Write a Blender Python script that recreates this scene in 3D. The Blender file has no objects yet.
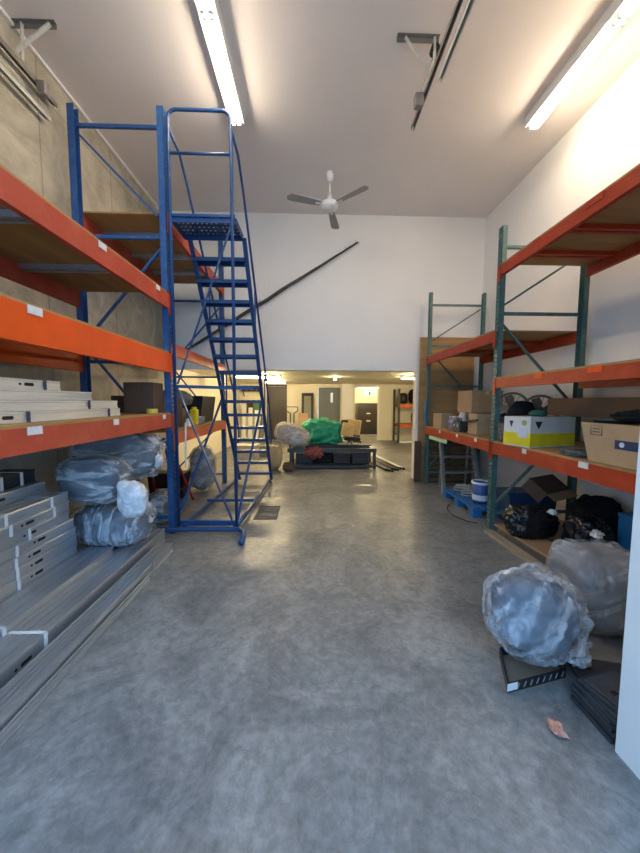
import bpy, bmesh, math, random
from mathutils import Vector, Matrix, noise
random.seed(7)
S = bpy.context.scene
COL = S.collection
PI = math.pi

# ------------------------------------------------------------------ camera, sky, exposure
cam_d = bpy.data.cameras.new('camera')
cam = bpy.data.objects.new('camera', cam_d)
COL.objects.link(cam)
cam_d.sensor_fit = 'VERTICAL'
cam_d.sensor_height = 36.0
cam_d.lens = 36.0 * 317.5 / 853.0
cam_d.clip_start = 0.05
cam.location = (0, 0, 1.6)
cam.rotation_euler = (Matrix.Rotation(math.radians(-1.63), 3, 'Z') @ Matrix.Rotation(math.radians(90 - 4.15), 3, 'X') @ Matrix.Rotation(math.radians(0.25), 3, 'Z')).to_euler()
cam_d.shift_y = -0.0025
S.camera = cam

w = bpy.data.worlds.new('sky')
S.world = w
w.use_nodes = True
bg = w.node_tree.nodes['Background']
bg.inputs['Color'].default_value = (0.33, 0.61, 1.0, 1)
bg.inputs['Strength'].default_value = 1.9

S.view_settings.view_transform = 'Standard'
S.view_settings.look = 'None'
S.view_settings.exposure = 0.35
S.view_settings.gamma = 1.0
S.view_settings.use_curve_mapping = False

HALL_TUBE = 52.0      # brightness of the hall's fluorescent tubes
BACK_TUBE = 270.0      # brightness of the tubes under the low ceiling


# ------------------------------------------------------------------ materials
MATS = {}


def mat(name, col, rough=0.6, metal=0.0, var=0.12, scale=6.0, bump=0.0, bscale=40.0, stretch=(1, 1, 1), spec=0.5,
        dirt=None, dirt_scale=2.0, dirt_amt=0.5, coat=0.0):
    if name in MATS:
        return MATS[name]
    m = bpy.data.materials.new(name)
    m.use_nodes = True
    nt = m.node_tree
    N, L = nt.nodes, nt.links
    p = N['Principled BSDF']
    p.inputs['Roughness'].default_value = rough
    p.inputs['Metallic'].default_value = metal
    p.inputs['Specular IOR Level'].default_value = spec
    p.inputs['Coat Weight'].default_value = coat
    tc = N.new('ShaderNodeTexCoord')
    mp = N.new('ShaderNodeMapping')
    mp.inputs['Scale'].default_value = stretch
    L.new(tc.outputs['Object'], mp.inputs['Vector'])
    nz = N.new('ShaderNodeTexNoise')
    nz.inputs['Scale'].default_value = scale
    nz.inputs['Detail'].default_value = 6
    nz.inputs['Roughness'].default_value = 0.62
    L.new(mp.outputs['Vector'], nz.inputs['Vector'])
    cr = N.new('ShaderNodeValToRGB')
    a, b = cr.color_ramp.elements
    a.position, b.position = 0.3, 0.7
    a.color = tuple(max(0, c * (1 - var)) for c in col) + (1,)
    b.color = tuple(min(1, c * (1 + var)) for c in col) + (1,)
    L.new(nz.outputs['Fac'], cr.inputs['Fac'])
    out = cr.outputs['Color']
    if dirt is not None:
        n2 = N.new('ShaderNodeTexNoise')
        n2.inputs['Scale'].default_value = dirt_scale
        n2.inputs['Detail'].default_value = 8
        n2.inputs['Roughness'].default_value = 0.7
        L.new(tc.outputs['Object'], n2.inputs['Vector'])
        r2 = N.new('ShaderNodeValToRGB')
        r2.color_ramp.elements[0].position = 0.5
        r2.color_ramp.elements[1].position = 0.72
        r2.color_ramp.elements[1].color = (dirt_amt,) * 3 + (1,)
        L.new(n2.outputs['Fac'], r2.inputs['Fac'])
        mx = N.new('ShaderNodeMixRGB')
        mx.inputs['Color2'].default_value = tuple(dirt) + (1,)
        L.new(r2.outputs['Color'], mx.inputs['Fac'])
        L.new(out, mx.inputs['Color1'])
        out = mx.outputs['Color']
    L.new(out, p.inputs['Base Color'])
    if bump:
        n3 = N.new('ShaderNodeTexNoise')
        n3.inputs['Scale'].default_value = bscale
        n3.inputs['Detail'].default_value = 5
        L.new(mp.outputs['Vector'], n3.inputs['Vector'])
        bp = N.new('ShaderNodeBump')
        bp.inputs['Strength'].default_value = bump
        bp.inputs['Distance'].default_value = 0.02
        L.new(n3.outputs['Fac'], bp.inputs['Height'])
        L.new(bp.outputs['Normal'], p.inputs['Normal'])
    MATS[name] = m
    return m


def emit(name, col, strength):
    m = bpy.data.materials.new(name)
    m.use_nodes = True
    p = m.node_tree.nodes['Principled BSDF']
    p.inputs['Base Color'].default_value = (0.9, 0.9, 0.9, 1)
    p.inputs['Emission Color'].default_value = tuple(col) + (1,)
    p.inputs['Emission Strength'].default_value = strength
    return m


def film(name, col, lo, hi, rough=0.16, scale=5.0, stretch=(1, 1, 1), rot=(0, 0, 0)):
    """thin clear plastic: see-through, with milky crease lines and a gloss"""
    m = bpy.data.materials.new(name)
    m.use_nodes = True
    nt = m.node_tree
    N, L = nt.nodes, nt.links
    p = N['Principled BSDF']
    p.inputs['Base Color'].default_value = tuple(col) + (1,)
    p.inputs['Roughness'].default_value = rough
    p.inputs['Specular IOR Level'].default_value = 1.0
    tc = N.new('ShaderNodeTexCoord')
    mr = N.new('ShaderNodeMapping')
    mr.inputs['Rotation'].default_value = rot
    L.new(tc.outputs['Object'], mr.inputs['Vector'])
    mp = N.new('ShaderNodeMapping')
    mp.inputs['Scale'].default_value = stretch
    L.new(mr.outputs['Vector'], mp.inputs['Vector'])

    def nz(sc, det, dist):
        n = N.new('ShaderNodeTexNoise')
        n.inputs['Scale'].default_value = sc
        n.inputs['Detail'].default_value = det
        n.inputs['Distortion'].default_value = dist
        L.new(mp.outputs['Vector'], n.inputs['Vector'])
        return n.outputs['Fac']
    r2 = N.new('ShaderNodeMapRange')
    r2.inputs['From Min'].default_value = 0.43
    r2.inputs['From Max'].default_value = 0.64
    r2.inputs['To Min'].default_value = lo
    r2.inputs['To Max'].default_value = hi
    L.new(nz(scale, 5, 0.9), r2.inputs['Value'])
    L.new(r2.outputs['Result'], p.inputs['Alpha'])
    bp = N.new('ShaderNodeBump')
    bp.inputs['Strength'].default_value = 0.7
    bp.inputs['Distance'].default_value = 0.05
    L.new(nz(scale * 0.8, 2, 1.2), bp.inputs['Height'])
    L.new(bp.outputs['Normal'], p.inputs['Normal'])
    return m


def wood_mat(name, c1, c2, axis='Y', rough=0.65, scale=3.0):
    if name in MATS:
        return MATS[name]
    m = bpy.data.materials.new(name)
    m.use_nodes = True
    nt = m.node_tree
    N, L = nt.nodes, nt.links
    p = N['Principled BSDF']
    p.inputs['Roughness'].default_value = rough
    tc = N.new('ShaderNodeTexCoord')
    mp = N.new('ShaderNodeMapping')
    mp.inputs['Scale'].default_value = {'X': (0.25, 2, 2), 'Y': (2, 0.25, 2), 'Z': (2, 2, 0.25)}[axis]
    L.new(tc.outputs['Object'], mp.inputs['Vector'])
    nz = N.new('ShaderNodeTexNoise')
    nz.inputs['Scale'].default_value = scale
    nz.inputs['Detail'].default_value = 8
    nz.inputs['Distortion'].default_value = 0.8
    L.new(mp.outputs['Vector'], nz.inputs['Vector'])
    cr = N.new('ShaderNodeValToRGB')
    cr.color_ramp.elements[0].position = 0.3
    cr.color_ramp.elements[1].position = 0.7
    cr.color_ramp.elements[0].color = tuple(c1) + (1,)
    cr.color_ramp.elements[1].color = tuple(c2) + (1,)
    L.new(nz.outputs['Fac'], cr.inputs['Fac'])
    L.new(cr.outputs['Color'], p.inputs['Base Color'])
    MATS[name] = m
    return m


def floor_mat():
    m = bpy.data.materials.new('polished_concrete')
    m.use_nodes = True
    nt = m.node_tree
    N, L = nt.nodes, nt.links
    p = N['Principled BSDF']
    tc = N.new('ShaderNodeTexCoord')

    def nz(scale, detail, dist=0.0, rough=0.6):
        n = N.new('ShaderNodeTexNoise')
        n.inputs['Scale'].default_value = scale
        n.inputs['Detail'].default_value = detail
        n.inputs['Distortion'].default_value = dist
        n.inputs['Roughness'].default_value = rough
        L.new(tc.outputs['Object'], n.inputs['Vector'])
        return n.outputs['Fac']

    def ramp(src, p0, c0, p1, c1):
        r = N.new('ShaderNodeValToRGB')
        r.color_ramp.elements[0].position = p0
        r.color_ramp.elements[1].position = p1
        r.color_ramp.elements[0].color = tuple(c0) + (1,)
        r.color_ramp.elements[1].color = tuple(c1) + (1,)
        L.new(src, r.inputs['Fac'])
        return r.outputs['Color']

    def mix(kind, fac, a, b):
        x = N.new('ShaderNodeMixRGB')
        x.blend_type = kind
        if isinstance(fac, float):
            x.inputs['Fac'].default_value = fac
        else:
            L.new(fac, x.inputs['Fac'])
        L.new(a, x.inputs['Color1'])
        if isinstance(b, tuple):
            x.inputs['Color2'].default_value = b + (1,)
        else:
            L.new(b, x.inputs['Color2'])
        return x.outputs['Color']
    base = ramp(nz(1.6, 10, 0.9, 0.74), 0.32, (0.105, 0.112, 0.117), 0.66, (0.29, 0.29, 0.28))
    fine = ramp(nz(16, 8, 0.3, 0.75), 0.3, (0.55, 0.55, 0.55), 0.7, (1.25, 1.25, 1.25))
    c = mix('MULTIPLY', 1.0, base, fine)
    stain = ramp(nz(3.3, 10, 0.5, 0.7), 0.50, (0, 0, 0), 0.95, (0.5, 0.5, 0.5))
    c = mix('MIX', stain, c, (0.085, 0.085, 0.083))
    pale = ramp(nz(5.1, 10, 0.7, 0.75), 0.58, (0, 0, 0), 0.85, (0.6, 0.6, 0.6))
    c = mix('MIX', pale, c, (0.46, 0.46, 0.45))
    streak = ramp(nz(9.0, 12, 0.8, 0.8), 0.62, (0, 0, 0), 0.80, (0.7, 0.7, 0.7))
    c = mix('MIX', streak, c, (0.42, 0.42, 0.41))
    L.new(c, p.inputs['Base Color'])
    rr = ramp(nz(2.2, 6, 0.5), 0.3, (0.30,) * 3, 0.7, (0.48,) * 3)
    L.new(rr, p.inputs['Roughness'])
    bp = N.new('ShaderNodeBump')
    bp.inputs['Strength'].default_value = 0.12
    bp.inputs['Distance'].default_value = 0.01
    L.new(nz(30, 6), bp.inputs['Height'])
    L.new(bp.outputs['Normal'], p.inputs['Normal'])
    return m


def concrete_wall_mat():
    m = bpy.data.materials.new('formed_concrete')
    m.use_nodes = True
    nt = m.node_tree
    N, L = nt.nodes, nt.links
    p = N['Principled BSDF']
    p.inputs['Roughness'].default_value = 0.85
    tc = N.new('ShaderNodeTexCoord')
    sep = N.new('ShaderNodeSeparateXYZ')
    cmb = N.new('ShaderNodeCombineXYZ')
    L.new(tc.outputs['Object'], sep.inputs[0])
    L.new(sep.outputs['Y'], cmb.inputs['X'])
    L.new(sep.outputs['Z'], cmb.inputs['Y'])
    br = N.new('ShaderNodeTexBrick')
    br.offset = 0.0
    br.inputs['Scale'].default_value = 1.0
    br.inputs['Brick Width'].default_value = 1.22
    br.inputs['Row Height'].default_value = 2.42
    br.inputs['Mortar Size'].default_value = 0.012
    br.inputs['Mortar Smooth'].default_value = 0.7
    br.inputs['Color1'].default_value = (0.55, 0.50, 0.38, 1)
    br.inputs['Color2'].default_value = (0.60, 0.55, 0.45, 1)
    br.inputs['Mortar'].default_value = (0.36, 0.325, 0.26, 1)
    L.new(cmb.outputs[0], br.inputs['Vector'])
    n = N.new('ShaderNodeTexNoise')
    n.inputs['Scale'].default_value = 2.6
    n.inputs['Detail'].default_value = 10
    n.inputs['Roughness'].default_value = 0.7
    n.inputs['Distortion'].default_value = 0.7
    L.new(tc.outputs['Object'], n.inputs['Vector'])
    r = N.new('ShaderNodeValToRGB')
    r.color_ramp.elements[0].position = 0.3
    r.color_ramp.elements[1].position = 0.72
    r.color_ramp.elements[0].color = (0.52, 0.51, 0.48, 1)
    r.color_ramp.elements[1].color = (1.05, 1.05, 1.05, 1)
    L.new(n.outputs['Fac'], r.inputs['Fac'])
    mx = N.new('ShaderNodeMixRGB')
    mx.blend_type = 'MULTIPLY'
    mx.inputs['Fac'].default_value = 1
    L.new(br.outputs['Color'], mx.inputs['Color1'])
    L.new(r.outputs['Color'], mx.inputs['Color2'])
    L.new(mx.outputs['Color'], p.inputs['Base Color'])
    bp = N.new('ShaderNodeBump')
    bp.inputs['Strength'].default_value = 0.25
    bp.inputs['Distance'].default_value = 0.02
    L.new(n.outputs['Fac'], bp.inputs['Height'])
    L.new(bp.outputs['Normal'], p.inputs['Normal'])
    return m


WHITE = mat('white_wall_paint', (0.86, 0.835, 0.79), 0.75, var=0.02, scale=1.5, bump=0.04, bscale=30)
CEIL = mat('ceiling_paint', (0.84, 0.79, 0.75), 0.8, var=0.02, scale=1.0)
CREAM = mat('cream_wall_paint', (0.80, 0.74, 0.58), 0.75, var=0.03, scale=1.5)
CONC = concrete_wall_mat()
FLOOR = floor_mat()
BLUE = mat('blue_rack_paint', (0.016, 0.08, 0.24), 0.42, var=0.18, scale=9, dirt=(0.16, 0.22, 0.36), dirt_scale=14, dirt_amt=0.35)
LADBLUE = mat('blue_ladder_paint', (0.008, 0.055, 0.175), 0.38, var=0.15, scale=9)
ORANGE = mat('orange_beam_paint', (0.66, 0.125, 0.03), 0.5, var=0.12, scale=5, dirt=(0.42, 0.12, 0.06), dirt_scale=6, dirt_amt=0.5)
BRIGHT = mat('bright_orange_beam_paint', (0.78, 0.085, 0.006), 0.5, spec=0.2, var=0.08, scale=5)
FADED = mat('faded_orange_beam_paint', (0.48, 0.072, 0.034), 0.55, spec=0.25, var=0.12, scale=5, dirt=(0.42, 0.13, 0.075), dirt_scale=5, dirt_amt=0.5)
REDBEAM = mat('red_orange_beam_paint', (0.40, 0.046, 0.015), 0.5, spec=0.25, var=0.12, scale=5, dirt=(0.5, 0.11, 0.045), dirt_scale=5, dirt_amt=0.5)
GREEN = mat('green_rack_paint', (0.065, 0.145, 0.13), 0.5, var=0.2, scale=10, dirt=(0.2, 0.25, 0.23), dirt_scale=18, dirt_amt=0.5)
PLY = wood_mat('plywood_deck', (0.30, 0.155, 0.045), (0.46, 0.26, 0.09), 'Y')
PLYX = wood_mat('plywood_deck_right', (0.28, 0.15, 0.05), (0.44, 0.26, 0.10), 'X')
PLYBACK = wood_mat('plywood_sheet', (0.34, 0.17, 0.055), (0.50, 0.29, 0.11), 'X')
PALEWOOD = wood_mat('pale_plank', (0.27, 0.21, 0.14), (0.38, 0.31, 0.22), 'Y')
DARKWOOD = wood_mat('dark_wood', (0.10, 0.06, 0.03), (0.19, 0.12, 0.06), 'X')
GALV = mat('galvanised_steel', (0.52, 0.56, 0.60), 0.38, 0.85, var=0.12, scale=5, stretch=(6, 0.5, 6))
GALV_W = mat('galvanised_steel_pale', (0.66, 0.65, 0.60), 0.5, 0.5, var=0.12, scale=5, stretch=(6, 0.5, 6))
DULL = mat('dull_track_steel', (0.30, 0.29, 0.265), 0.5, 0.7, var=0.2, scale=8)
BLACK = mat('black_plastic', (0.012, 0.012, 0.014), 0.4, var=0.2)
RUBBER = mat('black_rubber', (0.035, 0.036, 0.040), 0.6, var=0.25, scale=20)
HOLE = mat('dark_slot', (0.01, 0.01, 0.012), 0.8, var=0.0)
STRAPW = mat('white_strap', (0.78, 0.78, 0.76), 0.5, var=0.05)
STRAPB = mat('navy_strap', (0.02, 0.03, 0.09), 0.5, var=0.1)
TAG = mat('paper_tag', (0.75, 0.73, 0.68), 0.5, var=0.15, scale=60)
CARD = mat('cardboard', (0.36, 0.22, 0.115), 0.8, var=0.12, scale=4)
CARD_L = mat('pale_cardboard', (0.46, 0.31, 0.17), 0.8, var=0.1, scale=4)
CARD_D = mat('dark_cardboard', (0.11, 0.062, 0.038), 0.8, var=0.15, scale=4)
CLOTHK = mat('black_cloth', (0.014, 0.015, 0.016), 0.95, var=0.3, scale=20, spec=0.15)
BAGK = mat('black_bin_bag', (0.010, 0.011, 0.014), 0.22, var=0.2, scale=8, bump=0.6, bscale=9)
GREYMAT = mat('grey_felt', (0.085, 0.105, 0.14), 0.85, var=0.2, scale=9)
GREYMAT_D = mat('grey_foam', (0.15, 0.15, 0.155), 0.85, var=0.15, scale=6)
FILM = film('clear_plastic_film', (0.82, 0.85, 0.90), 0.10, 0.55, scale=6, stretch=(1.6, 1.2, 0.45), rot=(0, -0.6, 0))
FILM2 = film('clear_plastic_sleeve', (0.82, 0.80, 0.80), 0.16, 0.52, scale=4, stretch=(0.5, 1, 1.3), rot=(0, 0.5, 0))
FILM3 = film('wrapping_film', (0.80, 0.82, 0.84), 0.08, 0.55, scale=8, stretch=(0.35, 1.6, 1.6))
FILM4 = film('crinkled_film', (0.78, 0.84, 0.92), 0.10, 0.60, scale=9, stretch=(1.8, 0.6, 0.5))
MILKY = film('milky_plastic', (0.80, 0.82, 0.84), 0.65, 0.95, scale=10)
FANW = mat('white_enamel', (0.80, 0.80, 0.78), 0.35, var=0.03)
DOORG = mat('grey_door_paint', (0.17, 0.185, 0.185), 0.5, var=0.05)
DOORD = mat('dark_door', (0.045, 0.035, 0.028), 0.5, var=0.1)
CABK = mat('black_cabinet', (0.022, 0.018, 0.017), 0.4, var=0.1)
CHROME = mat('chrome', (0.8, 0.8, 0.8), 0.25, 0.9, var=0.0)
TARP = mat('green_tarp', (0.02, 0.36, 0.19), 0.5, var=0.25, scale=5, bump=0.5, bscale=8)
TUBE = emit('hall_tube_glow', (1.0, 0.83, 0.62), HALL_TUBE)
TUBE2 = emit('back_tube_glow', (1.0, 0.79, 0.44), BACK_TUBE)


# ------------------------------------------------------------------ mesh builder
class B:
    def __init__(self, M=None):
        self.bm = bmesh.new()
        self.M = M or Matrix.Identity(4)

    def _v(self, co):
        return self.bm.verts.new(self.M @ Vector(co))

    def box(self, x0, x1, y0, y1, z0, z1, M=None):
        Q = self.M @ M if M else self.M
        v = [self.bm.verts.new(Q @ Vector(c)) for c in
             [(x0, y0, z0), (x1, y0, z0), (x1, y1, z0), (x0, y1, z0), (x0, y0, z1), (x1, y0, z1), (x1, y1, z1), (x0, y1, z1)]]
        for f in [(3, 2, 1, 0), (4, 5, 6, 7), (0, 1, 5, 4), (1, 2, 6, 5), (2, 3, 7, 6), (3, 0, 4, 7)]:
            self.bm.faces.new([v[i] for i in f])
        return self

    def bar(self, p0, p1, w, h, up=(0, 0, 1)):
        """a rectangular bar from p0 to p1"""
        p0, p1 = Vector(p0), Vector(p1)
        d = (p1 - p0)
        ln = d.length
        d.normalize()
        upv = Vector(up)
        s = d.cross(upv)
        if s.length < 1e-4:
            s = d.cross(Vector((1, 0, 0)))
        s.normalize()
        u = s.cross(d)
        M = Matrix((s, d, u)).transposed().to_4x4()
        M.translation = p0
        return self.box(-w / 2, w / 2, 0, ln, -h / 2, h / 2, M)

    def tube(self, pts, r, seg=8, caps=True):
        pts = [Vector(p) for p in pts]
        n = len(pts)
        rs = r if isinstance(r, (list, tuple)) else [r] * n
        rings = []
        t = (pts[1] - pts[0]).normalized()
        ref = Vector((0, 0, 1)) if abs(t.z) < 0.9 else Vector((1, 0, 0))
        s = t.cross(ref).normalized()
        for i, p in enumerate(pts):
            if i == 0:
                t = (pts[1] - pts[0]).normalized()
            elif i == n - 1:
                t = (pts[-1] - pts[-2]).normalized()
            else:
                t = ((pts[i + 1] - p).normalized() + (p - pts[i - 1]).normalized()).normalized()
            s = (s - t * s.dot(t)).normalized()
            u = t.cross(s)
            rings.append([self._v(p + (s * math.cos(2 * PI * k / seg) + u * math.sin(2 * PI * k / seg)) * rs[i]) for k in range(seg)])
        for i in range(n - 1):
            for k in range(seg):
                self.bm.faces.new([rings[i][k], rings[i][(k + 1) % seg], rings[i + 1][(k + 1) % seg], rings[i + 1][k]])
        if caps:
            self.bm.faces.new(rings[0][::-1])
            self.bm.faces.new(rings[-1])
        return self

    def lathe(self, prof, c=(0, 0, 0), seg=20, M=None):
        """profile [(r, z), ...] turned around the vertical through c"""
        Q = self.M @ Matrix.Translation(c) @ (M or Matrix.Identity(4))
        rings = []
        for r, z in prof:
            if r < 1e-5:
                rings.append([self.bm.verts.new(Q @ Vector((0, 0, z)))])
            else:
                rings.append([self.bm.verts.new(Q @ Vector((r * math.cos(2 * PI * k / seg), r * math.sin(2 * PI * k / seg), z))) for k in range(seg)])
        for a, b in zip(rings, rings[1:]):
            for k in range(seg):
                k2 = (k + 1) % seg
                if len(a) == 1 and len(b) == 1:
                    continue
                if len(a) == 1:
                    self.bm.faces.new([a[0], b[k2], b[k]])
                elif len(b) == 1:
                    self.bm.faces.new([a[k], a[k2], b[0]])
                else:
                    self.bm.faces.new([a[k], a[k2], b[k2], b[k]])
        return self

    def prism(self, poly, y0, y1, axis='Y'):
        """extrude a polygon along an axis; poly gives the other two coordinates in order"""
        def P(a, b, t):
            return {'Y': (a, t, b), 'X': (t, a, b), 'Z': (a, b, t)}[axis]
        lo = [self._v(P(a, b, y0)) for a, b in poly]
        hi = [self._v(P(a, b, y1)) for a, b in poly]
        n = len(poly)
        self.bm.faces.new(lo[::-1])
        self.bm.faces.new(hi)
        for i in range(n):
            self.bm.faces.new([lo[i], lo[(i + 1) % n], hi[(i + 1) % n], hi[i]])
        return self

    def blob(self, c, rad, amp=0.08, freq=2.0, seed=0, sub=4, box=1.0, floor=None, ridge=0.0, rfreq=3.0, M=None, pole=None, folds=0.0, nf=9, ext=0.0):
        """lumpy closed body: ellipsoid (box < 1 squares it) with folds"""
        tmp = bmesh.new()
        bmesh.ops.create_icosphere(tmp, subdivisions=sub, radius=1.0)
        off = Vector((seed * 3.7, seed * 1.9, seed * 5.3))
        Q = self.M @ Matrix.Translation(c) @ (M or Matrix.Identity(4))
        vm = {}
        for v in tmp.verts:
            d = v.co.normalized()
            e = Vector([math.copysign(abs(t) ** box, t) for t in d])
            k = 1 + amp * noise.fractal(d * freq + off, 1.0, 2.0, 4)
            if ridge:
                dd = d
                if pole is not None:
                    p_ = Vector(pole).normalized()
                    dd = d - p_ * (d.dot(p_) * 0.72)
                k += ridge * (0.5 - abs(noise.noise(dd * rfreq + off * 1.7)) * 2)
                k += ridge * 0.6 * (0.5 - abs(noise.noise(dd * rfreq * 2.3 + off * 0.7)) * 2)
                k += ridge * 0.25 * (0.5 - abs(noise.noise(dd * rfreq * 5.1 + off * 0.3)) * 2)
            if pole is not None:
                pd = Vector(pole).normalized()
                tt = max(0.0, d.dot(pd))
                ax = pd.orthogonal().normalized()
                ph = math.atan2(d.dot(pd.cross(ax)), d.dot(ax))
                sm = tt * tt * (1 - tt ** 12)
                k += folds * sm * math.sin(nf * ph + 2.5 * noise.noise(d * 2 + off)) + 0.5 * folds * sm * math.sin(nf * 2.3 * ph + 1.7)
                k += ext * tt ** 10 - 0.12 * ext * (1 - abs(2 * min(1, max(0, (tt - 0.6) / 0.35)) - 1))
            q = Q @ Vector((e.x * rad[0] * k, e.y * rad[1] * k, e.z * rad[2] * k))
            if floor is not None and q.z < floor:
                q.z = floor + (q.z - floor) * 0.02
                q.z = max(q.z, floor)
            vm[v] = self.bm.verts.new(q)
        for f in tmp.faces:
            self.bm.faces.new([vm[v] for v in f.verts])
        tmp.free()
        return self

    def sheet(self, fn, nu, nv, th):
        """a thin draped sheet: fn(u, v) gives points; closed with thickness th downwards"""
        top = [[self._v(fn(i / nu, j / nv)) for j in range(nv + 1)] for i in range(nu + 1)]
        bot = [[self.bm.verts.new(v.co - Vector((0, 0, th))) for v in row] for row in top]
        for i in range(nu):
            for j in range(nv):
                self.bm.faces.new([top[i][j], top[i + 1][j], top[i + 1][j + 1], top[i][j + 1]])
                self.bm.faces.new([bot[i][j + 1], bot[i + 1][j + 1], bot[i + 1][j], bot[i][j]])
        for i in range(nu):
            self.bm.faces.new([top[i][0], bot[i][0], bot[i + 1][0], top[i + 1][0]])
            self.bm.faces.new([top[i + 1][nv], bot[i + 1][nv], bot[i][nv], top[i][nv]])
        for j in range(nv):
            self.bm.faces.new([top[0][j + 1], bot[0][j + 1], bot[0][j], top[0][j]])
            self.bm.faces.new([top[nu][j], bot[nu][j], bot[nu][j + 1], top[nu][j + 1]])
        return self


def world_loc(o):
    v = Vector((0, 0, 0))
    while o is not None:
        v += o.location
        o = o.parent
    return v


def build(name, b, m, parent=None, smooth=False, bevel=0.0, origin=None):
    me = bpy.data.meshes.new(name)
    bm = b.bm
    if bevel:
        bmesh.ops.bevel(bm, geom=list(bm.edges), offset=bevel, segments=1, affect='EDGES', clamp_overlap=True)
    bmesh.ops.recalc_face_normals(bm, faces=bm.faces)
    o = bpy.data.objects.new(name, me)
    if parent is None:
        if origin is None:
            xs = [v.co for v in bm.verts]
            mn = Vector([min(v[i] for v in xs) for i in range(3)])
            mxx = Vector([max(v[i] for v in xs) for i in range(3)])
            origin = Vector(((mn.x + mxx.x) / 2, (mn.y + mxx.y) / 2, mn.z))
        else:
            origin = Vector(origin)
        o.location = origin
        shift = origin
    else:
        o.parent = parent
        shift = world_loc(parent)
    bmesh.ops.translate(bm, verts=bm.verts, vec=-shift)
    bm.to_mesh(me)
    bm.free()
    me.materials.append(m)
    if smooth:
        for p in me.polygons:
            p.use_smooth = True
    COL.objects.link(o)
    return o


def tag(o, label, cat, group=None):
    o['label'] = label
    o['category'] = cat
    if group:
        o['group'] = group
    return o


def thing(name, label, cat, loc, group=None):
    o = bpy.data.objects.new(name, None)
    o.empty_display_size = 0.1
    o.location = loc
    COL.objects.link(o)
    return tag(o, label, cat, group)


def struct(name, b, m, **k):
    o = build(name, b, m, origin=(0, 0, 0), **k)
    o['kind'] = 'structure'
    return o


def rotz(deg, c=(0, 0, 0)):
    return Matrix.Translation(c) @ Matrix.Rotation(math.radians(deg), 4, 'Z')


# ------------------------------------------------------------------ the setting
XL, XR = -2.88, 3.42          # side walls of the hall
YB, ZC = 6.40, 5.20           # back wall, ceiling
YF = 1.0
LOW = 2.30                    # ceiling of the low room behind
struct('floor', B().box(-6.5, 6.5, -5.0, 16.4, -0.2, 0.0), FLOOR)
struct('ceiling', B().box(XL - 0.2, XR + 0.2, YF, YB + 0.2, ZC, ZC + 0.15), CEIL)
struct('wall_left', B().box(XL - 0.2, XL, YF, YB, 0, ZC), CONC)
struct('wall_left_back_room', B().box(XL - 0.2, XL, YB, 13.3, 0, 2.6), CREAM)
struct('wall_right', B().box(XR, XR + 0.2, YF, YB, 0, ZC), WHITE)
struct('wall_back', B().prism([(XL, 2.22), (2.13, 2.22), (2.13, 0), (XR, 0), (XR, ZC), (XL, ZC)], YB, YB + 0.2), WHITE)
struct('wall_front', B().prism([(XL, 4.62), (1.402, 4.62), (1.402, 0), (XR, 0), (XR, ZC), (XL, ZC)], YF, 1.31), WHITE)
struct('trim_1', B().box(XL + 0.002, XL + 0.035, 1.32, YB - 0.005, ZC - 0.035, ZC - 0.002), WHITE)
# low room behind the hall
struct('ceiling_back_room', B().box(XL - 0.2, 5.4, YB + 0.2, 16.4, LOW, LOW + 0.3), CREAM)
struct('wall_right_back_room', B().box(5.2, 5.4, YB + 0.2, 13.2, 0, LOW), CREAM)
struct('wall_return_back_room', B().box(XR, 5.4, YB, YB + 0.2, 0, LOW), CREAM)
YW = 13.0
bw = B().prism([(XL, 0), (-1.76, 0), (-1.76, 2.2), (-1.06, 2.2), (-1.06, 0), (0.30, 0), (0.30, 2.17), (1.20, 2.17), (1.20, 0),
                (1.78, 0), (1.78, 2.16), (2.76, 2.16), (2.76, 0), (5.2, 0), (5.2, LOW), (XL, LOW)], YW, YW + 0.15)
struct('wall_end_back_room', bw, CREAM)
struct('trim_2', B().prism([(1.72, 0), (1.78, 0), (1.78, 2.16), (2.76, 2.16), (2.76, 0), (2.84, 0), (2.84, 2.24), (1.72, 2.24)], YW - 0.03, YW - 0.001), WHITE)
struct('wall_pier_back_room', B().box(1.22, 1.68, YW - 0.35, YW - 0.002, 0, LOW - 0.002), WHITE)
struct('wall_office_end', B().box(0.9, 4.4, 16.2, 16.4, 0, LOW), CREAM)
struct('wall_office_left', B().box(0.9, 1.1, YW + 0.15, 16.2, 0, LOW), CREAM)
struct('wall_office_right', B().box(4.2, 4.4, YW + 0.15, 16.2, 0, LOW), CREAM)
d1 = struct('door_1', B().box(-1.75, -1.07, YW + 0.05, YW + 0.1, 0.01, 2.19), DOORD)
build('door_frame', B().prism([(-1.80, 0), (-1.76, 0), (-1.76, 2.2), (-1.06, 2.2), (-1.06, 0), (-0.98, 0), (-0.98, 2.26), (-1.80, 2.26)], YW - 0.03, YW - 0.001), DOORD, d1)
d2 = struct('door_2', B().box(0.31, 1.19, YW + 0.05, YW + 0.1, 0.01, 2.16), DOORG)
build('door_window', B().box(0.80, 0.90, YW + 0.045, YW + 0.052, 1.55, 1.95), CHROME, d2)
build('door_handle', B().tube([(1.08, YW + 0.05, 1.0), (1.08, YW + 0.01, 1.0), (0.98, YW + 0.01, 1.0)], 0.012), CHROME, d2)


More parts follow.
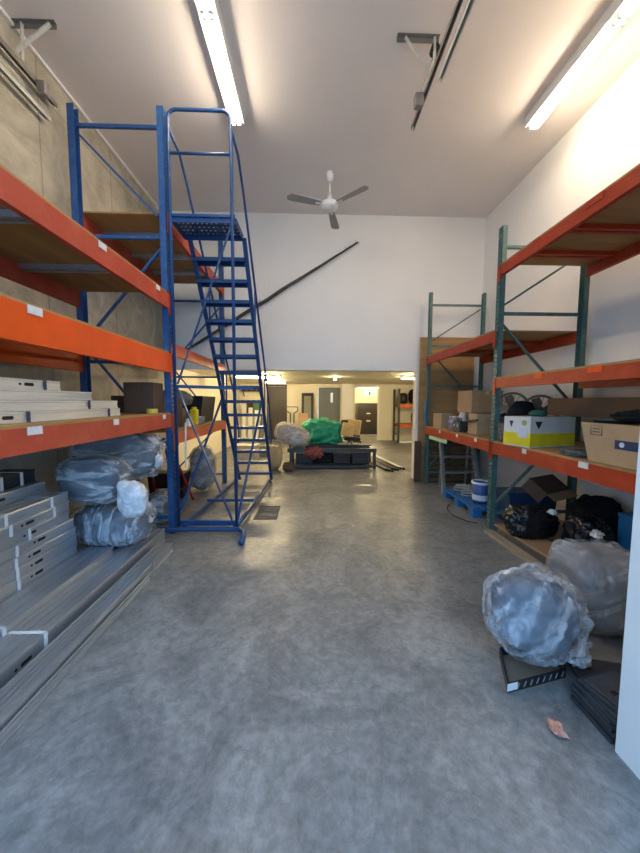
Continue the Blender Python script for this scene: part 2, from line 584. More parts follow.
# ------------------------------------------------------------------ lamps
def strip_light(name, label, group, x, segs, y1, seglen, z_ceil, m, w=0.19):
    n = segs
    L_ = n * seglen
    t = thing(name, label, 'light', (x, y1 - L_ / 2, z_ceil - 0.075), group)
    hb = B().prism([(x - w / 2, z_ceil - 0.002), (x - w / 2, z_ceil - 0.10), (x - w / 2 + 0.01, z_ceil - 0.112), (x + w / 2 - 0.01, z_ceil - 0.112), (x + w / 2, z_ceil - 0.10), (x + w / 2, z_ceil - 0.002)], y1 - L_, y1)
    build('housing', hb, FANW, t)
    for k in range(n):
        ya, yb = y1 - L_ + k * seglen + 0.03, y1 - L_ + (k + 1) * seglen - 0.03
        for s in (-1, 1):
            xx = x + s * 0.034
            build('tube', B().tube([(xx, ya + 0.02, z_ceil - 0.14), (xx, yb - 0.02, z_ceil - 0.14)], 0.019, 8), m, t)
            for e in (ya, yb):
                build('lamp_holder', B().box(xx - 0.016, xx + 0.016, e - 0.012, e + 0.012, z_ceil - 0.16, z_ceil - 0.1125), FANW, t)
    return t


strip_light('strip_light', 'twin tube fluorescent strip light on ceiling above the blue ladder', 'hall strip lights', -0.94, 2, 4.30, 1.17, ZC, TUBE)
strip_light('strip_light', 'twin tube fluorescent strip light on ceiling beside the white right wall', 'hall strip lights', 2.80, 2, 4.23, 1.17, ZC, TUBE)


def low_strip(label, x0, x1, y):
    t = thing('strip_light', label, 'light', ((x0 + x1) / 2, y, LOW - 0.07), 'strip lights under the low ceiling')
    build('housing', B().box(x0, x1, y - 0.05, y + 0.05, LOW - 0.05, LOW - 0.001), FANW, t)
    build('tube', B().tube([(x0 + 0.04, y, LOW - 0.075), (x1 - 0.04, y, LOW - 0.075)], 0.018, 8), TUBE2, t)
    for e in (x0 + 0.02, x1 - 0.02):
        build('lamp_holder', B().box(e - 0.012, e + 0.012, y - 0.018, y + 0.018, LOW - 0.095, LOW - 0.05), FANW, t)


low_strip('fluorescent strip under low ceiling in front of far orange shelving', 2.42, 3.62, 8.6)
low_strip('fluorescent strip under low ceiling seen beside the blue ladder handrail', -2.0, -0.80, 8.5)
low_strip('fluorescent strip under low ceiling nearest the dark door', -1.6, -0.85, 10.8)
t = thing('ceiling_bulb', 'small round bulb fitting on low ceiling above green tarp', 'light', (0.68, 9.1, LOW - 0.1))
build('fitting', B().lathe([(0, 0), (0.06, 0), (0.06, -0.03), (0, -0.03)], (0.68, 9.1, LOW - 0.001)), FANW, t)
build('bulb', B().lathe([(0, -0.1), (0.03, -0.09), (0.042, -0.065), (0.03, -0.035), (0, -0.031)], (0.68, 9.1, LOW - 0.001), 12), TUBE2, t, smooth=True)
low_strip('fluorescent strip on ceiling of small office above black cabinet', 2.1, 3.2, 14.6)

# ceiling fan
FX, FY, FZ = 0.29, 5.27, 4.70
t = thing('ceiling_fan', 'white three-blade ceiling fan hanging in front of the back wall', 'fan', (FX, FY, FZ))
build('canopy', B().lathe([(0, ZC - 0.001), (0.05, ZC - 0.001), (0.062, ZC - 0.05), (0.05, ZC - 0.11), (0.02, ZC - 0.14), (0, ZC - 0.14)], (FX, FY, 0)), FANW, t, smooth=True)
build('down_rod', B().tube([(FX, FY, FZ + 0.14), (FX, FY, ZC - 0.13)], 0.014, 10), FANW, t, smooth=True)
build('motor_housing', B().lathe([(0, 0.15), (0.035, 0.15), (0.04, 0.10), (0.075, 0.06), (0.125, 0.03), (0.13, -0.02), (0.10, -0.06), (0.05, -0.085), (0, -0.09)], (FX, FY, FZ), 24), FANW, t, smooth=True)
for a in (78, 198, 318):
    M = Matrix.Translation((FX, FY, FZ)) @ Matrix.Rotation(math.radians(a), 4, 'Z') @ Matrix.Rotation(math.radians(9), 4, 'X')
    bl = B(M)
    bl.prism([(0.16, -0.045), (0.30, -0.06), (0.62, -0.075), (0.68, -0.06), (0.70, 0.0), (0.68, 0.06), (0.62, 0.075), (0.30, 0.06), (0.16, 0.045)], -0.004, 0.004, 'Z')
    bo = build('blade', bl, mat('grey_blade', (0.34, 0.32, 0.30), 0.5, var=0.08), t)
    build('blade_iron', B(M).box(0.10, 0.24, -0.016, 0.016, -0.012, -0.005), FANW, bo)


# ------------------------------------------------------------------ pallet racks
def post_bm(x0, x1, y0, y1, z1, face):
    """rack upright: a steel channel whose aisle face (+1 = +x, -1 = -x) has two rows of real slots"""
    b = B()
    th = 0.004
    xf0, xf1 = (x1 - th, x1) if face > 0 else (x0, x0 + th)
    W = y1 - y0
    ys = [y0, y0 + 0.20 * W, y0 + 0.40 * W, y0 + 0.60 * W, y0 + 0.80 * W, y1]
    for a, c in ((0, 1), (2, 3), (4, 5)):
        b.box(xf0, xf1, ys[a], ys[c], 0.006, z1)
    z = 0.006
    k = 0
    while z < z1:
        h = 0.026
        e = min(z + h, z1)
        for a, c in ((1, 2), (3, 4)):
            b.box(xf0, xf1, ys[a], ys[c], z, e)
        z += 0.051
        k += 1
    b.box(x0, x1, y0, y0 + th, 0.006, z1)
    b.box(x0, x1, y1 - th, y1, 0.006, z1)
    b.box(x0 - 0.02 if face > 0 else x0, x1 if face > 0 else x1 + 0.02, y0 - 0.01, y1 + 0.01, 0.0005, 0.006)
    return b


def rack_frame(root, m, xa, xb, y0, y1, h, face, horiz, diag, w_=0.06):
    """two uprights and the braces between them; xa is the front upright, xb the rear one"""
    fronts = (xa, xa + w_)
    rears = (xb, xb + w_)
    build('upright', post_bm(fronts[0], fronts[1], y0, y1, h, face), m, root)
    build('upright', post_bm(rears[0], rears[1], y0, y1, h, -face), m, root)
    lo, hi = min(fronts[1], rears[1]), max(fronts[0], rears[0])
    ym = (y0 + y1) / 2
    for z in horiz:
        build('horizontal_brace', B().bar((lo, ym, z), (hi, ym, z), 0.03, 0.035), m, root)
    for (f0, za, f1, zb) in diag:
        build('diagonal_brace', B().bar((lo + (hi - lo) * f0, ym + 0.012, za), (lo + (hi - lo) * f1, ym + 0.012, zb), 0.022, 0.032, (0, 1, 0)), m, root)


def beam(root, m, x, face, y0, y1, z0, z1, tags=(), tagm=None, conn=True):
    """shelf beam with a ledge for the deck and a hooked plate at each end; x is the plane of its aisle side"""
    d = 0.045
    a, c = (x - d, x) if face > 0 else (x, x + d)
    led = 0.02
    if face > 0:
        poly = [(c, z0), (c, z1), (a + led, z1), (a + led, z1 - 0.02), (a, z1 - 0.02), (a, z0)]
    else:
        poly = [(a, z0), (a, z1), (c - led, z1), (c - led, z1 - 0.02), (c, z1 - 0.02), (c, z0)]
    o = build('beam', B().prism(poly, y0, y1), m, root)
    if conn:
        for (ya, yb) in ((y0 - 0.055, y0 + 0.004), (y1 - 0.004, y1 + 0.055)):
            pl = (c - 0.001, c + 0.006) if face > 0 else (a - 0.006, a + 0.001)
            build('end_connector', B().box(pl[0], pl[1], ya, yb, z0 - 0.07, z1 + 0.0), m, o)
    for (yt, wt) in tags:
        pl = (c, c + 0.006) if face > 0 else (a - 0.006, a)
        build('label_holder', B().box(pl[0], pl[1], yt - wt / 2, yt + wt / 2, z1 - 0.045, z1 + 0.004), tagm or TAG, o)
    return o


def deck(root, m, x0, x1, y0, y1, z, th=0.018, bars=(), barm=None, zb=None):
    o = build('shelf_panel', B().box(x0, x1, y0, y1, z, z + th), m, root)
    for yb in bars:
        build('support_bar', B().box(x0 + 0.01, x1 - 0.01, yb - 0.045, yb - 0.012, z - 0.045, z - 0.001).box(x0 + 0.01, x1 - 0.01, yb + 0.012, yb + 0.045, z - 0.045, z - 0.001)
              .box(x0 + 0.01, x1 - 0.01, yb - 0.02, yb + 0.02, z - 0.012, z - 0.001), barm or GALV, root)
    return o


# left rack: blue frames, orange beams
LF, LR = -1.72, -2.69         # left edges of front and rear uprights
lr = thing('pallet_rack', 'tall blue-framed two-bay pallet rack with orange beams along concrete wall', 'rack', (-2.2, 3.84, 0))
lh = [4.65, 3.46, 2.05, 0.18]
ld = [(0.02, 4.56, 0.96, 3.70), (0.98, 3.34, 0.1, 2.42), (0.0, 2.20, 0.8, 1.30), (0.95, 1.15, 0.05, 0.30)]
for (y0, y1) in ((1.45, 1.53), (3.80, 3.88), (6.12, 6.20)):
    rack_frame(lr, BLUE, LF, LR, y0, y1, 4.85, 1, lh, ld, 0.075)
FXB = -1.645                   # aisle side of the front beams
RXB = -2.64
for (y0, y1, z0, z1, m, tags) in (
        (1.535, 3.795, 2.665, 2.83, FADED, ((2.64, 0.09), (3.55, 0.08))),
        (1.535, 3.795, 1.93, 2.15, BRIGHT, ((1.98, 0.10),)),
        (1.535, 3.795, 1.29, 1.44, FADED, ((1.93, 0.10), (2.72, 0.07), (3.6, 0.06)))):
    beam(lr, m, FXB, 1, y0, y1, z0, z1, tags)
    beam(lr, m, RXB, 1, y0, y1, z0, z1, conn=False)
for (z0, z1, m) in ((3.585, 3.755, FADED), (2.14, 2.28, ORANGE), (1.07, 1.21, ORANGE)):
    beam(lr, m, FXB, 1, 3.885, 6.115, z0, z1, ())
    beam(lr, m, RXB, 1, 3.885, 6.115, z0, z1, conn=False)
deck(lr, PLY, -2.66, -1.65, 1.56, 3.785, 2.831, bars=(2.25, 3.08))
deck(lr, PLY, -2.66, -1.65, 1.56, 3.785, 2.151, bars=(2.45,), barm=ORANGE)
deck(lr, PLY, -2.66, -1.65, 1.56, 3.785, 1.441, bars=(2.3, 3.1))
deck(lr, PLY, -2.66, -1.65, 3.90, 6.10, 3.756, bars=(4.35, 4.95, 5.55))
deck(lr, PLY, -2.66, -1.65, 3.90, 6.10, 1.211, bars=(4.6, 5.4))

# right rack: green frames, red orange beams
RF, RR = 2.235, 3.255
rr = thing('pallet_rack', 'green-framed two-bay pallet rack with orange beams along white right wall', 'rack', (2.76, 3.84, 0))
for (y0, y1) in ((1.55, 1.63), (3.80, 3.88), (6.08, 6.14)):
    rack_frame(rr, GREEN, RF, RR, y0, y1, 3.66, -1, [3.43, 2.66, 1.90, 0.22], [(0.0, 2.75, 0.97, 3.36), (0.0, 2.55, 0.95, 1.60), (0.0, 0.30, 0.98, 1.30)])
BX = 2.225
for (z0, z1, tags, tm) in ((3.09, 3.205, ((2.55, 0.15), (3.2, 0.1)), REDBEAM), (1.77, 1.88, ((2.45, 0.13), (3.07, 0.11)), BRIGHT), (0.97, 1.11, ((2.50, 0.09), (3.22, 0.06)), TAG)):
    beam(rr, REDBEAM, BX, -1, 1.635, 3.795, z0, z1, tags, tm)
    beam(rr, REDBEAM, 3.255, -1, 1.635, 3.795, z0, z1, conn=False)
for (z0, z1, tags) in ((2.33, 2.46, ()), (0.98, 1.11, ((4.2, 0.06), (4.75, 0.05), (5.4, 0.05)))):
    beam(rr, REDBEAM, BX, -1, 3.885, 6.075, z0, z1, tags)
    beam(rr, REDBEAM, 3.255, -1, 3.885, 6.075, z0, z1, conn=False)
deck(rr, PLYX, BX + 0.004, 3.28, 1.65, 3.785, 3.206, bars=(2.2, 2.95, 3.45), barm=REDBEAM)
deck(rr, PLYX, BX + 0.004, 3.28, 1.65, 3.785, 1.881, bars=(2.2, 2.9), barm=REDBEAM)
deck(rr, PLYX, BX + 0.004, 3.28, 1.65, 3.785, 1.111, bars=(2.2, 2.95), barm=REDBEAM)
deck(rr, PLYX, BX + 0.004, 3.28, 3.90, 6.07, 2.461, bars=(4.5, 5.3), barm=REDBEAM)
deck(rr, PLYX, BX + 0.004, 3.28, 3.90, 6.07, 1.111, bars=(4.5, 5.3), barm=REDBEAM)

# ------------------------------------------------------------------ rolling warehouse ladder
lad = thing('rolling_ladder', 'tall blue rolling warehouse ladder with guard rails and many treads', 'ladder', (-1.2, 5.0, 0))
LX0, LX1 = -1.61, -0.91
YL = 3.83
PZ = 3.70
R_ = 0.019
xa, xb = LX0, LX1
gr = [(xa, YL, 0.06), (xa, YL, 4.75)] + [(xa + 0.09 * (1 - math.cos(a)), YL, 4.75 + 0.09 * math.sin(a)) for a in (0.5, 1.05, PI / 2)]
gr += [(xb - 0.09 * (1 - math.cos(a)), YL, 4.75 + 0.09 * math.sin(a)) for a in (PI / 2, 1.05, 0.5)] + [(xb, YL, 4.75), (xb, YL, 0.06)]
build('guard_frame', B().tube(gr, R_, 10), LADBLUE, lad, smooth=True)
build('guard_mid_rail', B().tube([(xa, YL, 4.38), (xb, YL, 4.38)], 0.016), LADBLUE, lad, smooth=True)
# platform with expanded holes
pf = B()
py0, py1 = YL + 0.02, 4.24
px0, px1 = xa + 0.01, xb + 0.03
nx, ny = 13, 5
dx, dy = (px1 - px0) / nx, (py1 - py0) / ny
for i in range(nx + 1):
    pf.box(px0 + i * dx - 0.016, px0 + i * dx + 0.016, py0, py1, PZ - 0.006, PZ)
for j in range(ny + 1):
    pf.box(px0, px1, py0 + j * dy - 0.03, py0 + j * dy + 0.03, PZ - 0.0055, PZ - 0.0005)
pf.box(px0, px1, py0 - 0.012, py0, PZ - 0.06, PZ + 0.035).box(px0, px1, py1, py1 + 0.012, PZ - 0.06, PZ)
pf.box(px0 - 0.012, px0, py0, py1, PZ - 0.06, PZ).box(px1, px1 + 0.012, py0, py1, PZ - 0.06, PZ)
build('platform', pf, LADBLUE, lad)
# stringers and treads
NT = 15
yt0, zt0, yt1, zt1 = 4.36, 3.45, 6.12, 0.235
for k in range(NT):
    f = k / (NT - 1)
    yk, zk = yt0 + (yt1 - yt0) * f, zt0 + (zt1 - zt0) * f
    xl = -1.54 + 0.14 * f
    xr = -0.87 + 0.08 * f
    tb = B()
    tb.box(xl, xr, yk - 0.085, yk + 0.085, zk - 0.004, zk)
    tb.box(xl, xr, yk - 0.085, yk - 0.08, zk - 0.045, zk).box(xl, xr, yk + 0.08, yk + 0.085, zk - 0.05, zk)
    for i in range(7):
        tb.box(xl + (xr - xl) * (i + 0.5) / 7 - 0.02, xl + (xr - xl) * (i + 0.5) / 7 + 0.02, yk - 0.05, yk + 0.05, zk - 0.008, zk + 0.004)
    build('tread', tb, LADBLUE, lad)
slope = (zt1 - zt0) / (yt1 - yt0)
for (s0, s1) in ((-1.55, -1.40), (-0.86, -0.78)):
    build('stringer', B().bar((s0, 4.25, PZ - 0.02), (s1, 6.20, 0.06), 0.022, 0.055, (1, 0, 0)), LADBLUE, lad)
# hand rails
for (g0, g1, s) in ((xa, -1.40, -1), (xb, -0.77, 1)):
    pts = [(g0, YL, 4.66), (g0 + 0.02, 4.10, 4.56), (g0 + 0.03, 4.30, 4.32), (g1 - 0.01 * s, 5.80, 1.72), (g1, 6.16, 1.02), (g1, 6.18, 0.95), (g1, 6.10, 0.80)]
    build('hand_rail', B().tube(pts, 0.016, 8), LADBLUE, lad, smooth=True)
    for f in (0.30, 0.66):
        yk, zk = yt0 + (yt1 - yt0) * f, zt0 + (zt1 - zt0) * f
        gx = g0 + (g1 - g0) * f + 0.02
        build('rail_post', B().tube([(gx, yk, zk), (gx, yk, zk + 0.72)] if f > 0.5 else [(gx, yk + 0.04, zk - 0.02), (gx, yk + 0.05, zk + 0.80)], 0.013), LADBLUE, lad, smooth=True)
# vertical inner posts under mid stair, braces
for x in (xa + 0.06, xb + 0.01):
    build('base_rail', B().bar((x, YL - 0.01, 0.07), (x + 0.10, 6.16, 0.07), 0.035, 0.05), LADBLUE, lad)
build('rear_outrigger', B().tube([(-1.93, YL - 0.10, 0.05), (-1.84, YL - 0.085, 0.06), (-1.72, YL - 0.075, 0.06), (-0.95, YL - 0.075, 0.06), (-0.86, YL - 0.09, 0.06), (-0.80, YL - 0.15, 0.055), (-0.775, YL - 0.26, 0.045), (-0.77, YL - 0.40, 0.03)], 0.028, 10), LADBLUE, lad, smooth=True)
build('base_cross_bar', B().bar((xa, YL + 0.03, 0.10), (xb, YL + 0.03, 0.10), 0.035, 0.06), LADBLUE, lad)
build('cross_bar', B().bar((xa, YL + 0.02, 1.77), (xb + 0.20, YL + 0.02, 1.75), 0.02, 0.035), LADBLUE, lad)
build('floor_cross_bar', B().bar((xa + 0.05, 4.75, 0.10), (xb + 0.05, 4.75, 0.10), 0.03, 0.04), LADBLUE, lad)
build('diagonal_brace', B().bar((xb - 0.02, YL + 0.03, 3.62), (xa + 0.02, YL + 0.03, 1.80), 0.012, 0.032, (0, 1, 0)), LADBLUE, lad)
build('diagonal_brace', B().bar((xa + 0.01, YL + 0.03, 1.76), (xb - 0.06, YL + 0.03, 0.13), 0.014, 0.045, (0, 1, 0)), LADBLUE, lad)
build('diagonal_brace', B().bar((xb + 0.01, YL + 0.02, 0.14), (xb + 0.09, 5.35, 1.62), 0.014, 0.032, (1, 0, 0)), LADBLUE, lad)
build('diagonal_brace', B().bar((xa + 0.02, YL + 0.02, 0.25), (xa + 0.12, 5.35, 1.62), 0.014, 0.032, (1, 0, 0)), LADBLUE, lad)
for (cx, cy) in ((xa + 0.16, 6.16), (xb + 0.11, 6.16)):
    build('rubber_foot', B().lathe([(0, 0.001), (0.03, 0.001), (0.03, 0.03), (0.018, 0.06), (0, 0.06)], (cx, cy, 0), 12), RUBBER, lad)
for cx in (xa + 0.05, xb - 0.04):
    wy = YL - 0.0
    build('caster_wheel', B(Matrix.Translation((cx, wy + 0.06, 0.045)) @ Matrix.Rotation(PI / 2, 4, 'Y')).lathe([(0, -0.012), (0.043, -0.012), (0.043, 0.012), (0, 0.012)], seg=14), RUBBER, lad)


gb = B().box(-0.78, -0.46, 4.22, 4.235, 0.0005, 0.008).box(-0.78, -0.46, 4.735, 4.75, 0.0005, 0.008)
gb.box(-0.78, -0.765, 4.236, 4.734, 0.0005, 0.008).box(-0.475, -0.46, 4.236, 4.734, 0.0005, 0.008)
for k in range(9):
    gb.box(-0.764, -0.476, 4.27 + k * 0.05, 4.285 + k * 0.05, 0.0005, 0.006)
t = thing('floor_shadow_grid', 'flat thin dark grid standing in for a likely shadow on floor beside the blue ladder base', 'grid', (-0.62, 4.48, 0))  # thin dark bars laid flat in place of what is likely a shadow
build('bars', gb, mat('shadow_grid', (0.07, 0.07, 0.07), 0.6, 0.3), t)

# ------------------------------------------------------------------ galvanised stud bundles
def bundle(label, x0, x1, y0, y1, z0, z1, n, m=None, straps=(), strapm=None, holes=(), group=None, jag=0.0, M=None):
    """a strapped bundle of steel studs: grooved top and a lipped front; slots punched in the front web"""
    m = m or GALV
    t = thing('steel_stud_bundle', label, 'stud bundle', ((x0 + x1) / 2, (y0 + y1) / 2, z0), group)
    top = []
    wdt = (x1 - x0) / n
    for i in range(n):
        a, c = x1 - i * wdt, x1 - (i + 1) * wdt
        top += [(a - 0.004, z1), (c + 0.004, z1)]
        if i < n - 1:
            top += [(c + 0.001, z1 - 0.012), (c - 0.001, z1 - 0.012)]
    lip = 0.006
    poly = [(x0, z0 + 0.0005), (x1, z0 + 0.0005), (x1, z0 + 0.012), (x1 - lip, z0 + 0.014), (x1 - lip, z1 - 0.014), (x1, z1 - 0.012)] + top + [(x0, z1 - 0.004)]
    build('studs', B(M).prism(poly, y0, y1), m, t)
    for ys in straps:
        sb = B(M)
        sb.box(x1 - 0.001, x1 + 0.003, ys - 0.012, ys + 0.012, z0 + 0.001, z1 + 0.0015)
        sb.box(x0 - 0.003, x1 + 0.003, ys - 0.012, ys + 0.012, z1 + 0.0003, z1 + 0.0015)
        build('strap', sb, strapm or STRAPW, t)
    for (yh, kind) in holes:
        hb = B(M)
        zc = (z0 + z1) / 2
        hb.prism([(yh - 0.03, zc - 0.011), (yh + 0.03, zc - 0.011), (yh + 0.038, zc), (yh + 0.03, zc + 0.011), (yh - 0.03, zc + 0.011), (yh - 0.038, zc)], x1 - lip - 0.004, x1 - lip + 0.001, 'X')
        build('punched_slot', hb, HOLE, t)
        hb = B(M)
        hb.prism([(yh - 0.066 + 0.010 * math.cos(a), zc + 0.009 * math.sin(a)) for a in [k * PI / 4 for k in range(8)]], x1 - lip - 0.004, x1 - lip + 0.001, 'X')
        build('punched_hole', hb, HOLE, t)
    return t


GF = 'steel studs lying on the floor by the left rack'
bundle('long low steel stud bundle on floor nearest the aisle', -1.62, -1.47, 1.36, 3.32, 0, 0.095, 5, straps=(2.9,), strapm=GALV, group=GF)
bundle('thin flat steel studs on floor along outer edge of the bundles', -1.465, -1.42, 1.36, 2.75, 0, 0.04, 2, group=GF)
bundle('wide steel stud bundle on floor with white strap and slots', -1.90, -1.655, 1.56, 3.56, 0, 0.155, 4, straps=(1.93,), holes=((1.80, 0),), group=GF)
bundle('steel stud layer under the left rack bottom bags', -2.62, -1.975, 1.56, 3.45, 0, 0.155, 8, group=GF)
bundle('thin steel stud layer directly beneath the tall left stack', -2.62, -1.875, 1.56, 2.98, 0.157, 0.21, 9, straps=(1.90,), group=GF)
GS = 'steel stud bundles stacked under the left rack'
ord_ = ['lowest', 'second', 'third', 'fourth', 'fifth', 'sixth', 'topmost']
zz = 0.212
hs = [0.08, 0.078, 0.08, 0.084, 0.092, 0.086, 0.085]
sh = [0.0, 0.01, 0.0, 0.015, 0.0, -0.03, -0.03]
ends = [2.87, 2.88, 2.87, 2.86, 2.80, 2.79, 2.78]
hol = [(2.47,), (2.48,), (2.46,), (2.52,), (2.43,), (2.40,), ()]
stp = [(2.29,), (2.29,), (2.28,), (2.30,), (2.40,), (2.24, 2.62), (2.21, 2.60)]
for k in range(7):
    bundle(ord_[k] + ' steel stud bundle in the tall stack under left rack', -2.62, -2.13 - sh[k] * 0.5, 1.56, ends[k], zz, zz + hs[k], 7,
           straps=stp[k], holes=[(h, 0) for h in hol[k]], group=GS)
    zz += hs[k] + 0.002
bundle('steel stud bundle set back on top of the tall left stack', -2.62, -2.30, 1.56, 2.78, zz, zz + 0.09, 5, holes=((2.38, 0),), group=GS)
DARKST = mat('dark_oiled_steel', (0.03, 0.032, 0.036), 0.5, 0.3, var=0.2)
bundle('dark steel bundle with white straps highest under left rack', -2.62, -2.36, 1.56, 2.75, zz + 0.092, zz + 0.20, 4, DARKST, straps=(2.30, 2.45, 2.62), group=GS)
GU = 'steel stud bundles on the lower left shelf'
zz = 1.460
for k, (xf, ye, hl, sp) in enumerate(((-1.78, 3.02, (1.92,), (2.05, 2.85)), (-1.79, 3.00, (), (2.62,)), (-1.83, 2.72, (), ()), (-1.87, 2.44, (2.18,), (2.30,)))):
    bundle(['lowest', 'second', 'third', 'topmost'][k] + ' pale steel stud bundle stacked on lower left orange shelf', -2.55, xf, 1.60, ye, zz, zz + 0.068, 7, GALV_W,
           straps=sp, strapm=STRAPB, holes=[(h, 0) for h in hl], group=GU)
    zz += 0.07


# ------------------------------------------------------------------ plastic wrapped rolls under the left rack
def wrapped(name, label, cat, c, rad, inner, filmm, seed, M=None, box=0.8, floor=None, knot=None, group=None, ins=0.90, ridge=0.05, pole=None, folds=0.0, ext=0.0, amp=0.05, cram=0.05, sub=5, rfreq=3.2):
    t = thing(name, label, cat, (c[0], c[1], c[2] - rad[2]), group)
    build('contents', B().blob(c, [r * ins for r in rad], cram, 1.6, seed, 5, box, None if floor is None else floor + 0.006, cram * 0.5, 3.0, M), inner, t, smooth=True)
    build('plastic_wrap', B().blob(c, rad, amp, 1.6, seed, sub, box, floor, ridge, rfreq, M, pole, folds, 10, ext), filmm, t, smooth=True)
    if knot:
        kc, kr = knot
        build('tied_end', B().blob(kc, kr, 0.35, 3.0, seed + 3, 4, 1.0, None, 0.3, 3.0), MILKY, t, smooth=True)
    return t


GW = 'plastic wrapped rolls under the left rack'
wrapped('wrapped_roll', 'plastic wrapped grey roll with tied end, highest under left rack', 'roll', (-2.12, 3.53, 1.00), (0.48, 0.22, 0.27), GREYMAT_D, FILM3, 1, box=0.72,
        knot=((-1.63, 3.42, 0.95), (0.03, 0.055, 0.07)), group=GW, pole=(1, -0.15, 0), folds=0.10)
wrapped('wrapped_roll', 'blue grey plastic wrapped roll lying against end of stud stack', 'roll', (-2.08, 3.07, 0.845), (0.32, 0.20, 0.235), GREYMAT, FILM3, 2, box=0.75, group=GW, pole=(1, -0.3, 0), folds=0.06)
wrapped('wrapped_roll', 'bluish crinkled plastic wrapped roll lowest on the floor studs', 'roll', (-2.00, 3.20, 0.37), (0.40, 0.24, 0.21), GREYMAT, FILM4, 3, box=0.75, floor=0.157, group=GW, pole=(1, 0, 0), folds=0.08)
wrapped('wrapped_roll', 'small plastic wrapped grey roll on floor behind blue post', 'roll', (-1.95, 4.12, 0.22), (0.17, 0.2, 0.22), GREYMAT_D, FILM3, 4, floor=0.001, group=GW)
tag(build('plastic_sack', B().blob((-1.62, 2.88, 0.70), (0.13, 0.085, 0.165), 0.08, 2, 9, 4, 0.85, None, 0.05, 3.0, Matrix.Translation((0, 0, 0)), (-0.6, -0.2, 0.8), 0.10, 10, 0.25), MILKY, smooth=True), 'white milky plastic sack end bulging between two wrapped rolls', 'sack')

# things on the left rack shelves
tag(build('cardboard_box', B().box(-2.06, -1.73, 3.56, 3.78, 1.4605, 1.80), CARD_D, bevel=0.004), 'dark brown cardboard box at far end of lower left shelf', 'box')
tag(build('tape_roll', B().lathe([(0.03, 0), (0.055, 0), (0.055, 0.05), (0.03, 0.05), (0.03, 0)], (-1.715, 3.48, 1.4605), 18), mat('yellow_tape', (0.62, 0.47, 0.06), 0.5)), 'small yellow tape roll on lower left shelf beside blue post', 'tape')
YEL = mat('yellow_plastic', (0.80, 0.62, 0.02), 0.4)
t = thing('yellow_canister', 'upright yellow plastic canister on far lower left shelf', 'canister', (-1.80, 4.95, 1.23))
build('body', B().box(-1.85, -1.75, 4.89, 5.01, 1.2305, 1.47), YEL, t, bevel=0.012)
build('cap', B().lathe([(0, 0), (0.035, 0), (0.035, 0.035), (0, 0.035)], (-1.80, 4.95, 1.47), 14), YEL, t)
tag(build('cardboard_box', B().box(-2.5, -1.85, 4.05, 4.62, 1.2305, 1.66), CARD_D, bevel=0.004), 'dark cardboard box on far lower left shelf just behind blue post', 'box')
tag(build('storage_tote', B().prism([(-2.5, 1.2305), (-1.84, 1.2305), (-1.78, 1.68), (-2.56, 1.68)], 5.30, 6.0), BLACK, bevel=0.006), 'black storage tote at far end of lower left shelf', 'tote')
tag(build('grey_bundle', B().blob((-2.1, 4.86, 1.63), (0.3, 0.2, 0.13), 0.1, 2, 5, 4, 0.8), GREYMAT_D, smooth=True), 'rolled grey bundle lying between boxes on far lower left shelf', 'bundle')
tag(build('cardboard_box', B().box(-2.45, -1.98, 4.68, 5.1, 1.2305, 1.49), CARD, bevel=0.004), 'brown cardboard box behind the yellow canister', 'box')
for k, (yy, rr_) in enumerate(((4.66, 0.035), (5.12, 0.05), (5.22, 0.045))):
    t = thing('paint_can', ['small white can in front of dark box left of yellow canister', 'grey can just right of the yellow canister', 'squat grey can next to black tote on left shelf'][k], 'can', (-1.78, yy, 1.2305), 'cans on the far lower left shelf')
    build('body', B().lathe([(0, 0), (rr_, 0), (rr_, 0.11), (0, 0.11)], (-1.78, yy, 1.2305), 14), [FANW, DULL, DULL][k], t)
    build('lid', B().lathe([(0, 0), (rr_ + 0.003, 0), (rr_ + 0.003, 0.012), (0, 0.012)], (-1.78, yy, 1.3406), 14), CHROME, t)

# beneath the far left bay
wrapped('wrapped_bag', 'tall clear plastic bag of grey padding standing under far left bay', 'bag', (-1.92, 5.62, 0.40), (0.22, 0.22, 0.40), GREYMAT_D, FILM2, 6, box=0.7, floor=0.001)
REDP = mat('dark_red_paint', (0.26, 0.015, 0.02), 0.45)
t = thing('steel_trestle', 'dark red steel trestle folded under the far left bay', 'trestle', (-2.05, 4.75, 0))
for (p0, p1) in (((-1.86, 4.42, 0.0), (-2.06, 4.52, 0.98)), ((-1.90, 5.10, 0.0), (-2.06, 4.62, 0.98)), ((-2.5, 4.42, 0.0), (-2.36, 4.52, 0.98)), ((-2.5, 5.10, 0.0), (-2.36, 4.62, 0.98))):
    build('leg', B().bar(p0, p1, 0.03, 0.03), REDP, t)
build('top_bar', B().bar((-2.55, 4.57, 0.99), (-1.9, 4.57, 0.99), 0.06, 0.05), REDP, t)
build('stretcher', B().bar((-2.48, 5.0, 0.2), (-1.9, 5.0, 0.2), 0.025, 0.03), REDP, t)
build('stretcher', B().bar((-2.48, 4.45, 0.25), (-1.9, 4.45, 0.25), 0.025, 0.03), REDP, t)
tag(build('storage_crate', B().prism([(-2.62, 0.001), (-2.1, 0.001), (-2.05, 0.42), (-2.66, 0.42)], 5.15, 5.40), BLACK, bevel=0.006), 'black crate on floor deep under the far left bay', 'crate')
tag(build('white_pole', B().tube([(-1.60, 4.06, 0.75), (-1.62, 4.14, 1.32)], 0.012, 8), FANW), 'short white pole leaning beside blue post at far left bay', 'pole')

